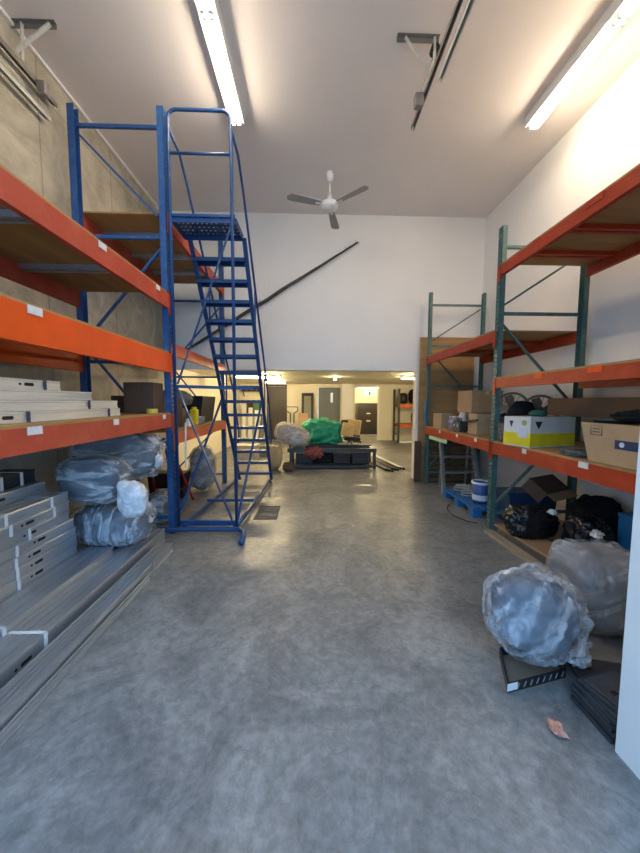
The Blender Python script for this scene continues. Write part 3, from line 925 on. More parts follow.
# ------------------------------------------------------------------ overhead door tracks
def track_set(label, xt, s, x_br0, x_br1, drum):
    """door track hung from the ceiling: s = +1 when the hanger reaches to the right"""
    t = thing('door_track', label, 'door track', (xt, 2.5, 4.5), 'overhead door tracks')
    zt = 4.84
    for (z, ye, nm) in ((4.84, 3.96 if drum else 3.80, 'upper_rail'), (4.61, 3.15 if drum else 3.70, 'lower_rail')):
        build(nm, B().box(xt - 0.018, xt + 0.018, 1.32, ye, z - 0.003, z).box(xt - 0.018, xt - 0.015, 1.32, ye, z - 0.045, z).box(xt + 0.015, xt + 0.018, 1.32, ye, z - 0.045, z).box(xt + 0.006, xt + 0.015, 1.32, ye, z - 0.045, z - 0.042), GALV_W if nm == 'lower_rail' else DULL, t)
    for y in (1.7, 2.5):
        build('rail_bracket', B().box(xt + 0.019, xt + 0.023, y - 0.02, y + 0.02, 4.57, 4.83), DULL, t)
    yb = 3.37
    ang = B().box(x_br0, x_br1, yb - 0.02, yb + 0.02, ZC - 0.006, ZC - 0.001).box(x_br0, x_br1, yb + 0.014, yb + 0.02, ZC - 0.05, ZC - 0.001)
    build('ceiling_angle', ang, DULL, t)
    xa_, xb_ = (x_br0, x_br1)
    build('hanger_strap', B().bar((xa_ + (0.08 if s < 0 else 0.12), yb, ZC - 0.02), (xt, yb + 0.03, zt + 0.04), 0.012, 0.03, (0, 1, 0)), GALV_W, t)
    build('hanger_strap', B().bar((xb_ - 0.05, yb, ZC - 0.02), (xt + 0.01, yb - 0.05, zt + 0.04), 0.02, 0.03, (0, 1, 0)), GALV_W, t)
    build('pulley_block', B().box(xt - 0.06 * (1 if s < 0 else -1) - 0.045, xt - 0.06 * (1 if s < 0 else -1) + 0.045, 3.52, 3.60, zt - 0.14, zt - 0.01), DULL, t, bevel=0.01)
    if drum:
        build('roller_end', B(Matrix.Translation((1.22, 3.38, ZC - 0.12)) @ Matrix.Rotation(PI / 2, 4, 'X')).lathe([(0, -0.03), (0.045, -0.03), (0.045, 0.03), (0, 0.03)], seg=16), BLACK, t)
        build('cable', B().tube([(1.22, 3.38, ZC - 0.14), (1.13, 3.53, zt - 0.03)], 0.006, 6), DULL, t)
    return t


track_set('door track hung from ceiling near the middle, with black roller end', 1.19, -1, 0.84, 1.26, True)
track_set('door track hung from ceiling against the concrete left wall', -2.80, 1, -2.88, -2.45, False)

# ------------------------------------------------------------------ dark pole on the back wall
pts = []
for k in range(25):
    f = k / 24
    p = Vector((-2.62, 6.33, 2.46)).lerp(Vector((0.90, 6.33, 4.66)), f)
    pts.append(p + Vector((0, 0, 0.02 * noise.noise(Vector((f * 9, 0, 3))))))
rad = [0.016 + 0.018 * max(0, math.sin(PI * min(1, k / 23))) + 0.006 * noise.noise(Vector((k * 0.9, 1, 0))) for k in range(25)]
POLE = mat('mottled_dark_pole', (0.06, 0.055, 0.045), 0.7, var=0.6, scale=14)
t = thing('wrapped_pole', 'long dark wrapped pole hung diagonally across white back wall', 'pole', (-0.86, 6.33, 3.56))
build('shaft', B().tube(pts, rad, 8), POLE, t, smooth=True)
for f in (0.93, 0.985):
    p = Vector((-2.62, 6.33, 2.46)).lerp(Vector((0.90, 6.33, 4.66)), f)
    build('wall_hook', B().tube([p + Vector((0, 0.068, 0.03)), p + Vector((0, -0.02, 0.03)), p + Vector((0, -0.02, 0.05))], 0.006), DULL, t)
p = Vector((-2.62, 6.33, 2.46)).lerp(Vector((0.90, 6.33, 4.66)), 0.45)
build('cord_loop', B().tube([p, p + Vector((0.04, 0.0, 0.10)), p + Vector((0.07, 0, 0.06)), p + Vector((0.02, 0, 0.0))], 0.006, 6), POLE, t)

# ------------------------------------------------------------------ right rack, far bay
tag(build('plywood_sheet', B().box(2.15, 3.24, 6.30, 6.32, 0.001, 2.87), PLYBACK), 'large upright brown plywood sheet behind far end of green rack', 'plywood sheet')
tag(build('brown_board', B().box(2.06, 2.19, 6.20, 6.225, 0.001, 0.82), CARD_D), 'narrow dark brown panel standing on floor at rack end', 'board')
t = thing('wooden_pallet', 'dark wooden pallet stood on edge under far end of green rack', 'pallet', (2.78, 6.16, 0))
for k in range(8):
    build('slat', B().box(2.33, 3.2, 6.16, 6.18, 0.03 + k * 0.115, 0.03 + k * 0.115 + 0.075), DARKWOOD, t)
for x in (2.35, 2.74, 3.12):
    build('runner', B().box(x, x + 0.05, 6.181, 6.25, 0.001, 0.95), DARKWOOD, t)
t = thing('step_ladder', 'grey aluminium step ladder standing under far green rack shelf', 'ladder', (2.66, 5.5, 0))
for x in (2.31, 2.94):
    build('rail', B().bar((x, 5.36, 0.0), (x + (0.03 if x < 2.5 else -0.03), 5.62, 0.93), 0.05, 0.07, (0, 1, 0)), GALV, t)
    build('rear_leg', B().bar((2.63 + (x - 2.63) * 0.75, 5.74, 0.0), (2.63 + (x - 2.63) * 0.75, 5.655, 0.92), 0.03, 0.03, (0, 1, 0)), GALV, t)
for k in range(3):
    z = 0.08 + 0.265 * k + 0.0
    yk = 5.36 + 0.26 * (z / 0.93)
    build('tread', B().box(2.335, 2.92, yk - 0.03, yk + 0.06, z, z + 0.03), GALV, t)
build('top_cap', B().box(2.32, 2.94, 5.58, 5.68, 0.925, 0.95), GALV, t)

PBLUE = mat('blue_pallet_plastic', (0.02, 0.14, 0.36), 0.5, var=0.15)
t = thing('plastic_pallet', 'blue plastic pallet on floor under far green rack bay', 'pallet', (2.65, 4.75, 0))
for k in range(6):
    build('slat', B().box(2.24 + k * 0.15, 2.24 + k * 0.15 + 0.10, 4.22, 5.25, 0.115, 0.14), PBLUE, t)
for y in (4.22, 4.68, 5.13):
    build('cross_board', B().box(2.24, 3.09, y, y + 0.12, 0.095, 0.1148), PBLUE, t)
    for x in (2.24, 2.60, 2.97):
        build('foot_block', B().box(x, x + 0.12, y, y + 0.12, 0.001, 0.0948), PBLUE, t)
t = thing('plastic_bucket', 'blue plastic bucket with white rim standing on blue pallet', 'bucket', (2.46, 4.46, 0.14))
build('body', B().lathe([(0, 0), (0.095, 0), (0.115, 0.30), (0.108, 0.30), (0.09, 0.01), (0, 0.01)], (2.46, 4.46, 0.1405), 20), mat('navy_bucket', (0.04, 0.10, 0.30), 0.4), t, smooth=True)
build('rim', B().lathe([(0.110, 0.285), (0.125, 0.285), (0.125, 0.315), (0.110, 0.315), (0.110, 0.285)], (2.46, 4.46, 0.1405), 20), FANW, t)
build('bottom_label', B().lathe([(0.103, 0.05), (0.1085, 0.13), (0.1105, 0.13), (0.105, 0.05), (0.103, 0.05)], (2.46, 4.46, 0.1405), 20), FANW, t)
HOSE = mat('pale_hose', (0.45, 0.44, 0.40), 0.5)
for k, lab in enumerate(('pale coiled hose lying on near part of blue pallet', 'pale grey hose coil on the far end of blue pallet')):
    pts = []
    for i in range(60):
        a = i * 0.32
        r = 0.18 - 0.0012 * i + 0.02 * math.sin(i * 0.7)
        pts.append((2.50 + r * math.cos(a) * 0.9 + 0.02 * k, 4.78 + 0.30 * k + r * math.sin(a) * 0.7, 0.152 + 0.0016 * i))
    tag(build('hose_coil', B().tube(pts, 0.010, 6), HOSE, smooth=True), lab, 'hose', 'hoses on the blue pallet')
pts = [(2.20, 4.02, 0.008), (2.10, 4.08, 0.008), (2.00, 4.30, 0.008), (2.02, 4.55, 0.008), (2.10, 4.72, 0.008), (2.18, 4.80, 0.008)]
tag(build('black_cable', B().tube(pts, 0.007, 6), BLACK, smooth=True), 'thin black cable looping on floor beside blue pallet', 'cable')
tag(build('green_board', B().box(2.235, 2.245, 5.15, 5.92, 0.905, 0.972), mat('pale_lime_board', (0.50, 0.72, 0.42), 0.5)), 'pale lime green board edge just beneath far shelf beam', 'board')

# boxes and clutter on the far right shelf
ZD = 1.1305


def carton(label, x, y, sx, sy, sz, z, m, rot=0.0, group=None, flaps=True, name='cardboard_box'):
    M = rotz(rot, (x, y, z))
    t = thing(name, label, 'box', (x, y, z), group)
    build('body', B(M).box(-sx / 2, sx / 2, -sy / 2, sy / 2, 0, sz), m, t, bevel=0.004)
    if flaps:
        build('tape_strip', B(M).box(-0.025, 0.025, -sy / 2 - 0.0015, sy / 2 + 0.0015, sz * 0.80, sz + 0.0015), mat('parcel_tape', (0.50, 0.37, 0.20), 0.3), t)
    return t


carton('brown cardboard box lying on top of smaller boxes, far right shelf', 2.58, 4.80, 0.50, 0.36, 0.33, 1.44, CARD, 6)
carton('pale cardboard box on far right shelf beside green post', 2.52, 4.56, 0.34, 0.22, 0.30, ZD, CARD_L, 4)
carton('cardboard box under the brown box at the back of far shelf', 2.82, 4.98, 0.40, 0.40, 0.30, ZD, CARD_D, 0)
carton('small cardboard box at far end of right shelf by rack post', 2.42, 5.72, 0.26, 0.26, 0.26, ZD, CARD_L, 10)
SHRINK = mat('shrink_wrapped_bottles', (0.42, 0.36, 0.38), 0.25, var=0.5, scale=16)
for k in range(4):
    x, y = 2.36 + 0.085 * (k % 2), 5.20 + 0.10 * (k // 2)
    t = thing('bottle', ['front left', 'front right', 'rear left', 'rear right'][k] + ' bottle of the clear drink bottles on far right shelf', 'bottle', (x, y, ZD), 'drink bottles on the far right shelf')
    build('body', B().lathe([(0, 0), (0.036, 0), (0.037, 0.16), (0.015, 0.20), (0.013, 0.215), (0, 0.215)], (x, y, ZD), 14), SHRINK, t, smooth=True)
    build('cap', B().lathe([(0, 0), (0.015, 0), (0.015, 0.018), (0, 0.018)], (x, y, ZD + 0.2152), 12), FANW, t)
    build('paper_label', B().lathe([(0.0368, 0.07), (0.0385, 0.07), (0.0385, 0.13), (0.0368, 0.13), (0.0368, 0.07)], (x, y, ZD), 14), mat('purple_label', (0.22, 0.16, 0.24), 0.4), t)
t = thing('tool_case', 'dark plastic tool case with handle on far right shelf', 'case', (2.42, 4.94, ZD))
build('case_body', B().box(2.29, 2.40, 4.82, 5.06, ZD, ZD + 0.17), mat('charcoal_plastic', (0.035, 0.035, 0.05), 0.45), t, bevel=0.012)
build('handle', B().tube([(2.345, 4.88, ZD + 0.168), (2.345, 4.89, ZD + 0.21), (2.345, 4.99, ZD + 0.21), (2.345, 5.0, ZD + 0.168)], 0.010), BLACK, t)
for yy in (4.88, 5.0):
    build('latch', B().box(2.282, 2.29, yy - 0.015, yy + 0.015, ZD + 0.08, ZD + 0.12), GALV, t)
tag(build('spray_bottle', B().lathe([(0, 0), (0.04, 0), (0.04, 0.20), (0.02, 0.25), (0.015, 0.31), (0, 0.31)], (2.52, 5.12, ZD), 14), mat('pale_blue_plastic', (0.35, 0.48, 0.60), 0.3), smooth=True), 'pale blue bottle standing behind the dark tool case', 'bottle')
tag(build('white_jug', B().lathe([(0, 0), (0.055, 0), (0.06, 0.22), (0.03, 0.29), (0.02, 0.33), (0, 0.33)], (2.56, 5.30, ZD), 14), FANW, smooth=True), 'white jug on far right shelf left of brown box', 'jug')
tag(build('black_tube', B().tube([(2.30, 4.32, ZD + 0.22), (2.32, 4.75, ZD + 0.17)], 0.016, 8), BLACK), 'black tube propped against tool case beside green post', 'tube')
tag(build('cardboard_flap', B(Matrix.Translation((2.86, 5.62, ZD + 0.001)) @ Matrix.Rotation(math.radians(-24), 4, 'Y')).box(-0.005, 0.005, -0.22, 0.22, 0.0, 0.42), CARD_L), 'pale flattened cardboard leaning at the back of far right shelf', 'cardboard')
RAG = mat('blue_rag', (0.03, 0.16, 0.42), 0.9)
tag(build('blue_rag', B().sheet(lambda u, v: (2.205 + 0.012 * math.sin(v * 9), 6.03 + 0.10 * u + 0.01 * math.sin(v * 5), 1.60 - 0.46 * v), 8, 14, 0.004), RAG), 'blue rag hanging on far green upright', 'rag')

# ------------------------------------------------------------------ right rack, near bay shelf
BOXY = mat('yellow_print', (0.80, 0.66, 0.02), 0.5)
BOXW = mat('white_carton', (0.72, 0.70, 0.64), 0.6, var=0.04)
M = rotz(15, (2.24, 3.17, ZD))
t = thing('product_carton', 'white and yellow carton on lower right shelf', 'box', (2.45, 3.35, ZD))
build('body', B(M).box(0, 0.63, 0, 0.32, 0, 0.315), BOXW, t)
build('yellow_band', B(M).box(-0.0015, 0.6315, -0.0015, 0.3215, 0.012, 0.145), BOXY, t)
K = mat('black_print', (0.03, 0.03, 0.035), 0.6, var=0.0)
build('triangle_mark', B(M).prism([(0.06, 0.27), (0.16, 0.27), (0.11, 0.19)], -0.003, -0.0005, 'Y'), K, t)
build('triangle_mark', B(M).prism([(0.25, 0.27), (0.20, 0.27), (0.225, 0.20)], -0.003, -0.0005, 'X'), K, t)
build('shipping_label', B(M).box(-0.004, -0.0005, 0.03, 0.14, 0.10, 0.20), mat('pale_label', (0.62, 0.66, 0.76), 0.5), t)
build('round_mark', B(M).prism([(0.07 + 0.03 * math.cos(a), 0.255 + 0.03 * math.sin(a)) for a in [k * PI / 6 for k in range(12)]], -0.003, -0.0005, 'X'), mat('olive_print', (0.35, 0.38, 0.16), 0.6), t)


def desk_fan(label, x, y, zc, r):
    t = thing('desk_fan', label, 'fan', (x, y, ZD), 'desk fans on the right rack')
    CG = mat('fan_cage_metal', (0.10, 0.10, 0.10), 0.4, 0.5)
    M = Matrix.Translation((x, y, zc)) @ Matrix.Rotation(math.radians(-33), 4, 'Z') @ Matrix.Rotation(PI / 2, 4, 'X')
    for dz in (-0.05, 0.0, 0.05):
        rr2 = r if dz == 0 else r * 0.93
        build('cage_ring', B(M).tube([(rr2 * math.cos(a), rr2 * math.sin(a), dz) for a in [2 * PI * k / 28 for k in range(29)]], 0.007, 6), CG, t)
    for k in range(18):
        a = 2 * PI * k / 18
        build('cage_wire', B(M).tube([(0.03 * math.cos(a), 0.03 * math.sin(a), 0.062), (r * 0.93 * math.cos(a), r * 0.93 * math.sin(a), 0.05), (r * math.cos(a), r * math.sin(a), 0)], 0.0025, 4), CG, t)
    for k in range(4):
        a = 2 * PI * k / 4 + 0.3
        build('blade', B(M @ Matrix.Rotation(a, 4, 'Z') @ Matrix.Rotation(0.4, 4, 'X')).prism([(0.02, -0.02), (r * 0.5, -0.06), (r * 0.85, -0.05), (r * 0.85, 0.05), (r * 0.5, 0.06), (0.02, 0.02)], -0.002, 0.002, 'Z'), mat('fan_blade', (0.16, 0.16, 0.15), 0.4), t)
    build('motor', B(M).lathe([(0, -0.13), (0.05, -0.12), (0.06, -0.06), (0.035, -0.02), (0, -0.02)], seg=16), BLACK, t, smooth=True)
    build('stand', B().tube([(x, y + 0.04, ZD + 0.02), (x, y + 0.06, zc - 0.04)], 0.014, 8), BLACK, t)
    build('base', B().lathe([(0, 0), (0.12, 0), (0.11, 0.02), (0.03, 0.03), (0, 0.03)], (x, y + 0.04, ZD), 18), BLACK, t)


desk_fan('round dark wire cage fan behind the white and yellow carton', 2.74, 4.26, 1.53, 0.20)
desk_fan('round wire cage fan behind end of the long cardboard box', 2.90, 3.95, 1.49, 0.20)
tag(build('storage_tote', B().prism([(2.86, ZD), (3.22, ZD), (3.26, ZD + 0.29), (2.82, ZD + 0.29)], 2.15, 3.1), BLACK, bevel=0.006), 'black tote under the long cardboard box on lower right shelf', 'tote')
t = carton('long flat cardboard box lying lengthwise above lower right shelf', 3.02, 2.78, 0.30, 1.95, 0.20, ZD + 0.318, mat('brown_long_carton', (0.22, 0.125, 0.07), 0.8, var=0.12, scale=4), 1.5, flaps=False)
tag(build('black_jacket', B().blob((2.50, 3.70, ZD + 0.24), (0.17, 0.08, 0.24), 0.12, 2.2, 12, 4, 0.8, ZD), CLOTHK, smooth=True), 'black cloth heap behind white and yellow carton', 'clothing')
tag(build('green_cloth', B().blob((2.43, 3.33, ZD + 0.35), (0.09, 0.06, 0.035), 0.2, 2.2, 13, 3, 0.9, ZD + 0.318), mat('dark_green_cloth', (0.03, 0.12, 0.075), 0.9), smooth=True), 'small dark green cloth on top of white and yellow carton', 'cloth')
t = thing('patterned_tin', 'slim dark patterned tin between green post and white carton', 'tin', (2.27, 3.68, ZD))
build('body', B().lathe([(0, 0), (0.04, 0), (0.04, 0.22), (0, 0.22)], (2.27, 3.70, ZD), 14), mat('patterned_tin_print', (0.13, 0.10, 0.09), 0.4, var=0.9, scale=30), t)
build('lid', B().lathe([(0, 0), (0.042, 0), (0.042, 0.02), (0, 0.02)], (2.27, 3.70, ZD + 0.2202), 14), BLACK, t)
# open box with printed marks
t = thing('open_cardboard_box', 'large open cardboard box with blue label on lower right shelf', 'box', (2.55, 2.25, ZD))
zt_ = ZD + 0.31
ob = B()
th = 0.006


def wall4(b, p0, p1, q1, q0, n):
    """a thin board with corners p0 p1 (bottom) q1 q0 (top), thickened along n"""
    n = Vector(n)
    lo = [b._v(p) for p in (p0, p1, q1, q0)]
    hi = [b._v(Vector(p) + n) for p in (p0, p1, q1, q0)]
    b.bm.faces.new(lo)
    b.bm.faces.new(hi[::-1])
    for i in range(4):
        b.bm.faces.new([lo[i], hi[i], hi[(i + 1) % 4], lo[(i + 1) % 4]])


x0_, x1_, y0_, y1_ = 2.26, 2.78, 1.95, 2.50
e = 0.07
build('front_panel', (lambda b: (wall4(b, (x0_, y0_, ZD), (x0_, y1_, ZD), (x0_ - 0.02, y1_ + e, zt_), (x0_ - 0.02, y0_ - e, zt_), (th, 0, 0)), b)[1])(B()), CARD_L, t)
build('rear_panel', (lambda b: (wall4(b, (x1_, y0_, ZD), (x1_, y1_, ZD), (x1_ + 0.02, y1_ + e, zt_ - 0.03), (x1_ + 0.02, y0_ - e, zt_ - 0.03), (th, 0, 0)), b)[1])(B()), CARD_L, t)
build('side_panel', (lambda b: (wall4(b, (x0_ + 0.007, y0_, ZD), (x1_, y0_, ZD), (x1_, y0_ - e, zt_ - 0.03), (x0_ + 0.007, y0_ - e, zt_ - 0.03), (0, th, 0)), b)[1])(B()), CARD_L, t)
build('side_panel', (lambda b: (wall4(b, (x0_ + 0.007, y1_ - th, ZD), (x1_, y1_ - th, ZD), (x1_, y1_ + e - th, zt_ - 0.02), (x0_ + 0.007, y1_ + e - th, zt_ - 0.02), (0, th, 0)), b)[1])(B()), CARD, t)
build('bottom_panel', B().box(x0_ + 0.007, x1_, y0_ + th, y1_ - th, ZD, ZD + th), CARD_L, t)
zl = ZD + 0.13
build('blue_label', B().box(x0_ - 0.014, x0_ - 0.0105, 1.98, 2.27, zl, zl + 0.065), mat('navy_label', (0.012, 0.03, 0.11), 0.4), t)
build('round_logo', B().prism([(2.215 + 0.019 * math.cos(a), zl + 0.033 + 0.019 * math.sin(a)) for a in [k * PI / 6 for k in range(12)]], x0_ - 0.016, x0_ - 0.0142, 'X'), mat('pale_logo', (0.5, 0.58, 0.7), 0.4), t)
mk = B()
zq, yq = ZD + 0.215, 2.475
for (a, b_, c, d) in ((0, 0.10, 0.07, 0.074), (0, 0.10, 0, 0.004), (0, 0.004, 0, 0.074), (0.096, 0.10, 0, 0.074), (0.02, 0.08, 0.022, 0.028), (0.02, 0.08, 0.046, 0.052)):
    mk.box(x0_ - 0.0185, x0_ - 0.0125, yq - b_, yq - a, zq + c, zq + d)
build('printed_mark', mk, K, t)
tag(build('black_cloth', B().blob((2.50, 2.26, zt_ + 0.055), (0.20, 0.20, 0.05), 0.25, 2.4, 15, 4, 0.9), CLOTHK, smooth=True), 'black cloth lying over top of the open cardboard box', 'cloth')
PLAS = mat('smoky_plastic', (0.10, 0.105, 0.11), 0.25, var=0.4, scale=12)
tag(build('plastic_sleeve', B().blob((2.36, 2.72, ZD + 0.025), (0.10, 0.15, 0.03), 0.3, 2.5, 17, 4, 0.8, ZD), PLAS, smooth=True), 'crumpled smoky plastic sleeve on lower right shelf edge', 'plastic')

# ------------------------------------------------------------------ floor clutter at right
wrapped('plastic_bag', 'bulging clear plastic bag of grey padding on floor, nearest aisle', 'bag', (1.345, 1.815, 0.325), (0.275, 0.22, 0.262), GREYMAT, FILM, 21, None, 0.85, 0.062,
        ((1.58, 1.72, 0.10), (0.06, 0.04, 0.04)), ins=0.82, ridge=0.05, pole=(0.75, -0.15, -0.65), folds=0.08, ext=0.20, amp=0.12, cram=0.16, sub=6, rfreq=3.6)
wrapped('plastic_bag', 'large clear plastic bag with grey foam against rack, behind nearer bag', 'bag', (2.10, 2.16, 0.285), (0.29, 0.24, 0.275), GREYMAT_D, FILM2, 22, None, 0.55, 0.013, None, ins=0.93, ridge=0.04, pole=(-0.2, -0.1, 1), folds=0.06, sub=6, rfreq=4)
tag(build('cardboard_sheet', B(rotz(8)).box(1.86, 2.70, 1.75, 2.25, 0.0005, 0.012), CARD_D), 'flattened dirty cardboard sheet under the large plastic bag', 'cardboard')
# tray with woven rim
M = Matrix(((0.40 / 0.46, 0.11 / 0.34, 0, 1.08), (0.09 / 0.46, 0.26 / 0.34, 0, 1.60), (0, 0, 1, 0), (0, 0, 0, 1)))
t = thing('display_tray', 'shallow open tray with black and white rim on floor', 'tray', (1.28, 1.75, 0))
build('tray_base', B(M).box(0, 0.46, 0, 0.34, 0.001, 0.006), mat('drab_tray_card', (0.26, 0.21, 0.15), 0.8), t)
build('front_rim', B(M).box(0, 0.46, 0, 0.012, 0.0065, 0.06), BLACK, t)
build('side_rim', B(M).box(0, 0.012, 0.0125, 0.34, 0.0065, 0.06), BLACK, t)
build('side_rim', B(M).box(0.448, 0.46, 0.0125, 0.34, 0.0065, 0.06), BLACK, t)
build('back_rim', B(M).box(0.0125, 0.4475, 0.328, 0.34, 0.0065, 0.06), BLACK, t)
for k in range(9):
    build('white_dash', B(M).prism([(0.02 + k * 0.05, 0.02), (0.030 + k * 0.05, 0.02), (0.045 + k * 0.05, 0.05), (0.035 + k * 0.05, 0.05)], -0.0015, 0.0, 'Y'), mat('grey_print', (0.3, 0.3, 0.31), 0.6), t)
build('torn_corner', B(M).box(-0.003, 0.075, -0.004, -0.002, 0.02, 0.062), STRAPW, t)
# rubber tiles
for k in range(5):
    rz = [0, 2, -1, 3, 14][k]
    M = rotz(rz, (1.535 + [0, 0.004, -0.004, 0.01, 0.03][k], 1.455, 0.0005 + k * 0.031))
    t = thing('rubber_tile', ['lowest', 'second lowest', 'middle', 'second highest', 'topmost skewed'][k] + ' black rubber tile in stack beside the white jamb', 'tile', (1.535, 1.455, 0.0005 + k * 0.031), 'stacked black rubber tiles')
    build('slab', B(M).box(-0.128, 0.128, -0.118, 0.118, 0, 0.022), RUBBER, t, bevel=0.003)
    build('raised_pad', B(M).box(-0.112, 0.112, -0.100, 0.100, 0.022, 0.029), mat('lighter_rubber', (0.06, 0.062, 0.066), 0.55, var=0.3, scale=18), t, bevel=0.002)  # pad on top has a lighter rubber colour than its slab
    if k == 4:
        for sx in (-0.05, 0.05):
            build('bolt_recess', B(M).box(sx - 0.016, sx + 0.016, -0.012, 0.012, 0.0285, 0.0295), HOLE, t)
M = rotz(-14, (1.70, 1.70, 0.014))
t = thing('rubber_tile', 'single flat black rubber tile lying between tray and tile stack', 'tile', (1.70, 1.70, 0.0125), 'loose black rubber tiles')
build('slab', B(M).box(-0.15, 0.15, -0.09, 0.09, 0, 0.022), RUBBER, t, bevel=0.003)
for sx in (-0.06, 0.06):
    build('bolt_recess', B(M).box(sx - 0.016, sx + 0.016, -0.012, 0.012, 0.0215, 0.0225), HOLE, t)
tag(build('crumpled_wrapper', B().blob((1.195, 1.40, 0.022), (0.026, 0.037, 0.020), 0.5, 2.5, 31, 3, 0.9, 0.001, 0.2, 4), mat('copper_wrapper', (0.55, 0.27, 0.19), 0.5, var=0.4, scale=30), smooth=False), 'small crumpled copper brown wrapper alone on concrete floor', 'litter')

# bin bags and boxes below the near right shelf
GB = 'black bin bags under the right rack'
tag(build('bin_bag', B().blob((2.45, 3.40, 0.26), (0.25, 0.165, 0.18), 0.14, 2.0, 41, 5, 0.75, 0.122, 0.12, 3.0), BAGK, smooth=True), 'glossy black bin bag under right rack next to green post', 'bag', GB)
tag(build('bin_bag', B().blob((2.765, 3.02, 0.235), (0.18, 0.19, 0.235), 0.14, 2.0, 42, 5, 0.85, 0.001, 0.08, 3.0), BAGK, smooth=True), 'black bin bag with white knots directly behind large clear bag', 'bag', GB)
tag(build('bin_bag', B().blob((3.13, 3.30, 0.28), (0.22, 0.25, 0.28), 0.10, 2.0, 43, 5, 0.85, 0.001, 0.08, 3.0), CLOTHK, smooth=True), 'matt black sack deepest under right rack by the wall', 'bag', GB)
for k, (p, r, lab) in enumerate((((2.56, 3.22, 0.44), 0.035, 'small white scrap on black bin bags below cardboard flap'), ((2.42, 2.90, 0.155), 0.035, 'white crumpled scrap at corner of large clear bag'), ((2.66, 2.80, 0.38), 0.045, 'grey white scrap on top of bin bag with knots'), ((2.16, 2.92, 0.015), 0.018, 'white pebble sized scrap on floor beside plank'))):
    tag(build('paper_scrap', B().blob(p, (r, r, r * 0.8), 0.5, 2.5, 51 + k, 3, 0.9, None if k < 3 else 0.001), FANW), lab, 'litter', 'white scraps at right')
tag(build('orange_lid', B().blob((2.33, 2.80, 0.042), (0.06, 0.05, 0.04), 0.1, 2, 61, 3, 0.8), mat('orange_red_plastic', (0.55, 0.10, 0.05), 0.5), smooth=True), 'small orange red plastic piece at end of brown board', 'litter')
tag(build('cardboard_sheet', B(Matrix.Translation((2.38, 3.30, 0.10)) @ Matrix.Rotation(math.radians(3), 4, 'Z')).box(-0.12, 0.17, -0.44, 0.42, 0, 0.02), CARD), 'long brown board lying on planks under near green rack', 'board')
tag(build('wood_plank', B(rotz(2, (2.20, 3.25, 0))).box(-0.05, 0.05, -0.55, 0.5, 0.0005, 0.035), PALEWOOD), 'pale wooden plank on floor along front of green rack', 'plank')
tag(build('steel_channel', B(rotz(3, (2.36, 3.30, 0))).prism([(-0.06, 0.0005), (0.06, 0.0005), (0.06, 0.098), (0.05, 0.098), (0.05, 0.01), (-0.05, 0.01), (-0.05, 0.098), (-0.06, 0.098)], -0.45, 0.4), DULL), 'grey steel channel on floor under the brown board', 'channel')
M = Matrix.Translation((2.86, 3.64, 0.43)) @ Matrix.Rotation(math.radians(25), 4, 'Z') @ Matrix.Rotation(math.radians(35), 4, 'X')
t = thing('torn_carton', 'tilted torn brown carton on bin bags under right rack', 'box', (2.78, 3.70, 0.36))
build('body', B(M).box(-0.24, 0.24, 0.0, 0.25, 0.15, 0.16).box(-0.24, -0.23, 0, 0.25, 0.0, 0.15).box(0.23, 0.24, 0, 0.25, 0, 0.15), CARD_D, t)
build('flap', B(M).box(-0.24, 0.24, -0.10, -0.001, 0.15, 0.158), CARD, t)
t = thing('blue_box', 'bright blue box under right rack partly hidden by white jamb', 'box', (2.98, 2.98, 0))
build('body', B(rotz(8, (3.12, 2.86, 0.0))).box(-0.10, 0.10, -0.10, 0.10, 0.001, 0.50), mat('bright_blue_carton', (0.03, 0.22, 0.46), 0.5), t)
build('lid', B(rotz(8, (3.12, 2.86, 0.0))).box(-0.105, 0.105, -0.105, 0.105, 0.501, 0.53), mat('bright_blue_carton', (0.03, 0.22, 0.46), 0.5), t)
t = thing('storage_tote', 'dark navy storage tote on floor behind green post', 'tote', (2.9, 4.15, 0))
NAVY = mat('navy_plastic', (0.02, 0.055, 0.12), 0.45)
build('body', B().prism([(2.58, 0.001), (3.14, 0.001), (3.18, 0.40), (2.54, 0.40)], 3.92, 4.20), NAVY, t, bevel=0.008)
build('lid', B().box(2.52, 3.19, 3.905, 4.21, 0.401, 0.44), NAVY, t, bevel=0.006)

# ------------------------------------------------------------------ the low room behind
ST = mat('dark_steel_frame', (0.06, 0.065, 0.07), 0.4, 0.4)
t = thing('steel_frame_cart', 'low dark steel frame cart lying across the back floor', 'cart', (0.5, 7.75, 0))
build('top_rail', B().box(-0.55, 1.55, 7.40, 7.46, 0.40, 0.49), ST, t)
build('top_rail', B().box(-0.55, 1.55, 8.05, 8.11, 0.40, 0.49), ST, t)
build('bottom_rail', B().box(-0.55, 1.55, 7.40, 7.45, 0.03, 0.09), ST, t)
build('bottom_rail', B().box(-0.55, 1.55, 8.06, 8.11, 0.03, 0.09), ST, t)
for x in (-0.5, 1.47):
    for y in (7.405, 8.06):
        build('leg', B().box(x, x + 0.07, y, y + 0.045, 0.001, 0.40), ST, t)
    build('end_rail', B().box(x, x + 0.06, 7.461, 8.049, 0.40, 0.47), ST, t)
build('deck_panel', B().box(-0.42, 1.46, 7.47, 8.04, 0.10, 0.12), BLACK, t)
GD = 'dark goods inside the steel frame cart'
for k in range(4):
    tag(build('dark_crate', B().box(-0.36 + k * 0.45, 0.04 + k * 0.45, 7.50, 7.98, 0.121, 0.36 + 0.02 * (k % 2)), [BLACK, CLOTHK, CABK, RUBBER][k], bevel=0.008), ['leftmost dark crate inside', 'second dark crate from left inside', 'third dark crate from left inside', 'rightmost dark crate inside'][k] + ' the steel frame cart', 'crate', GD)
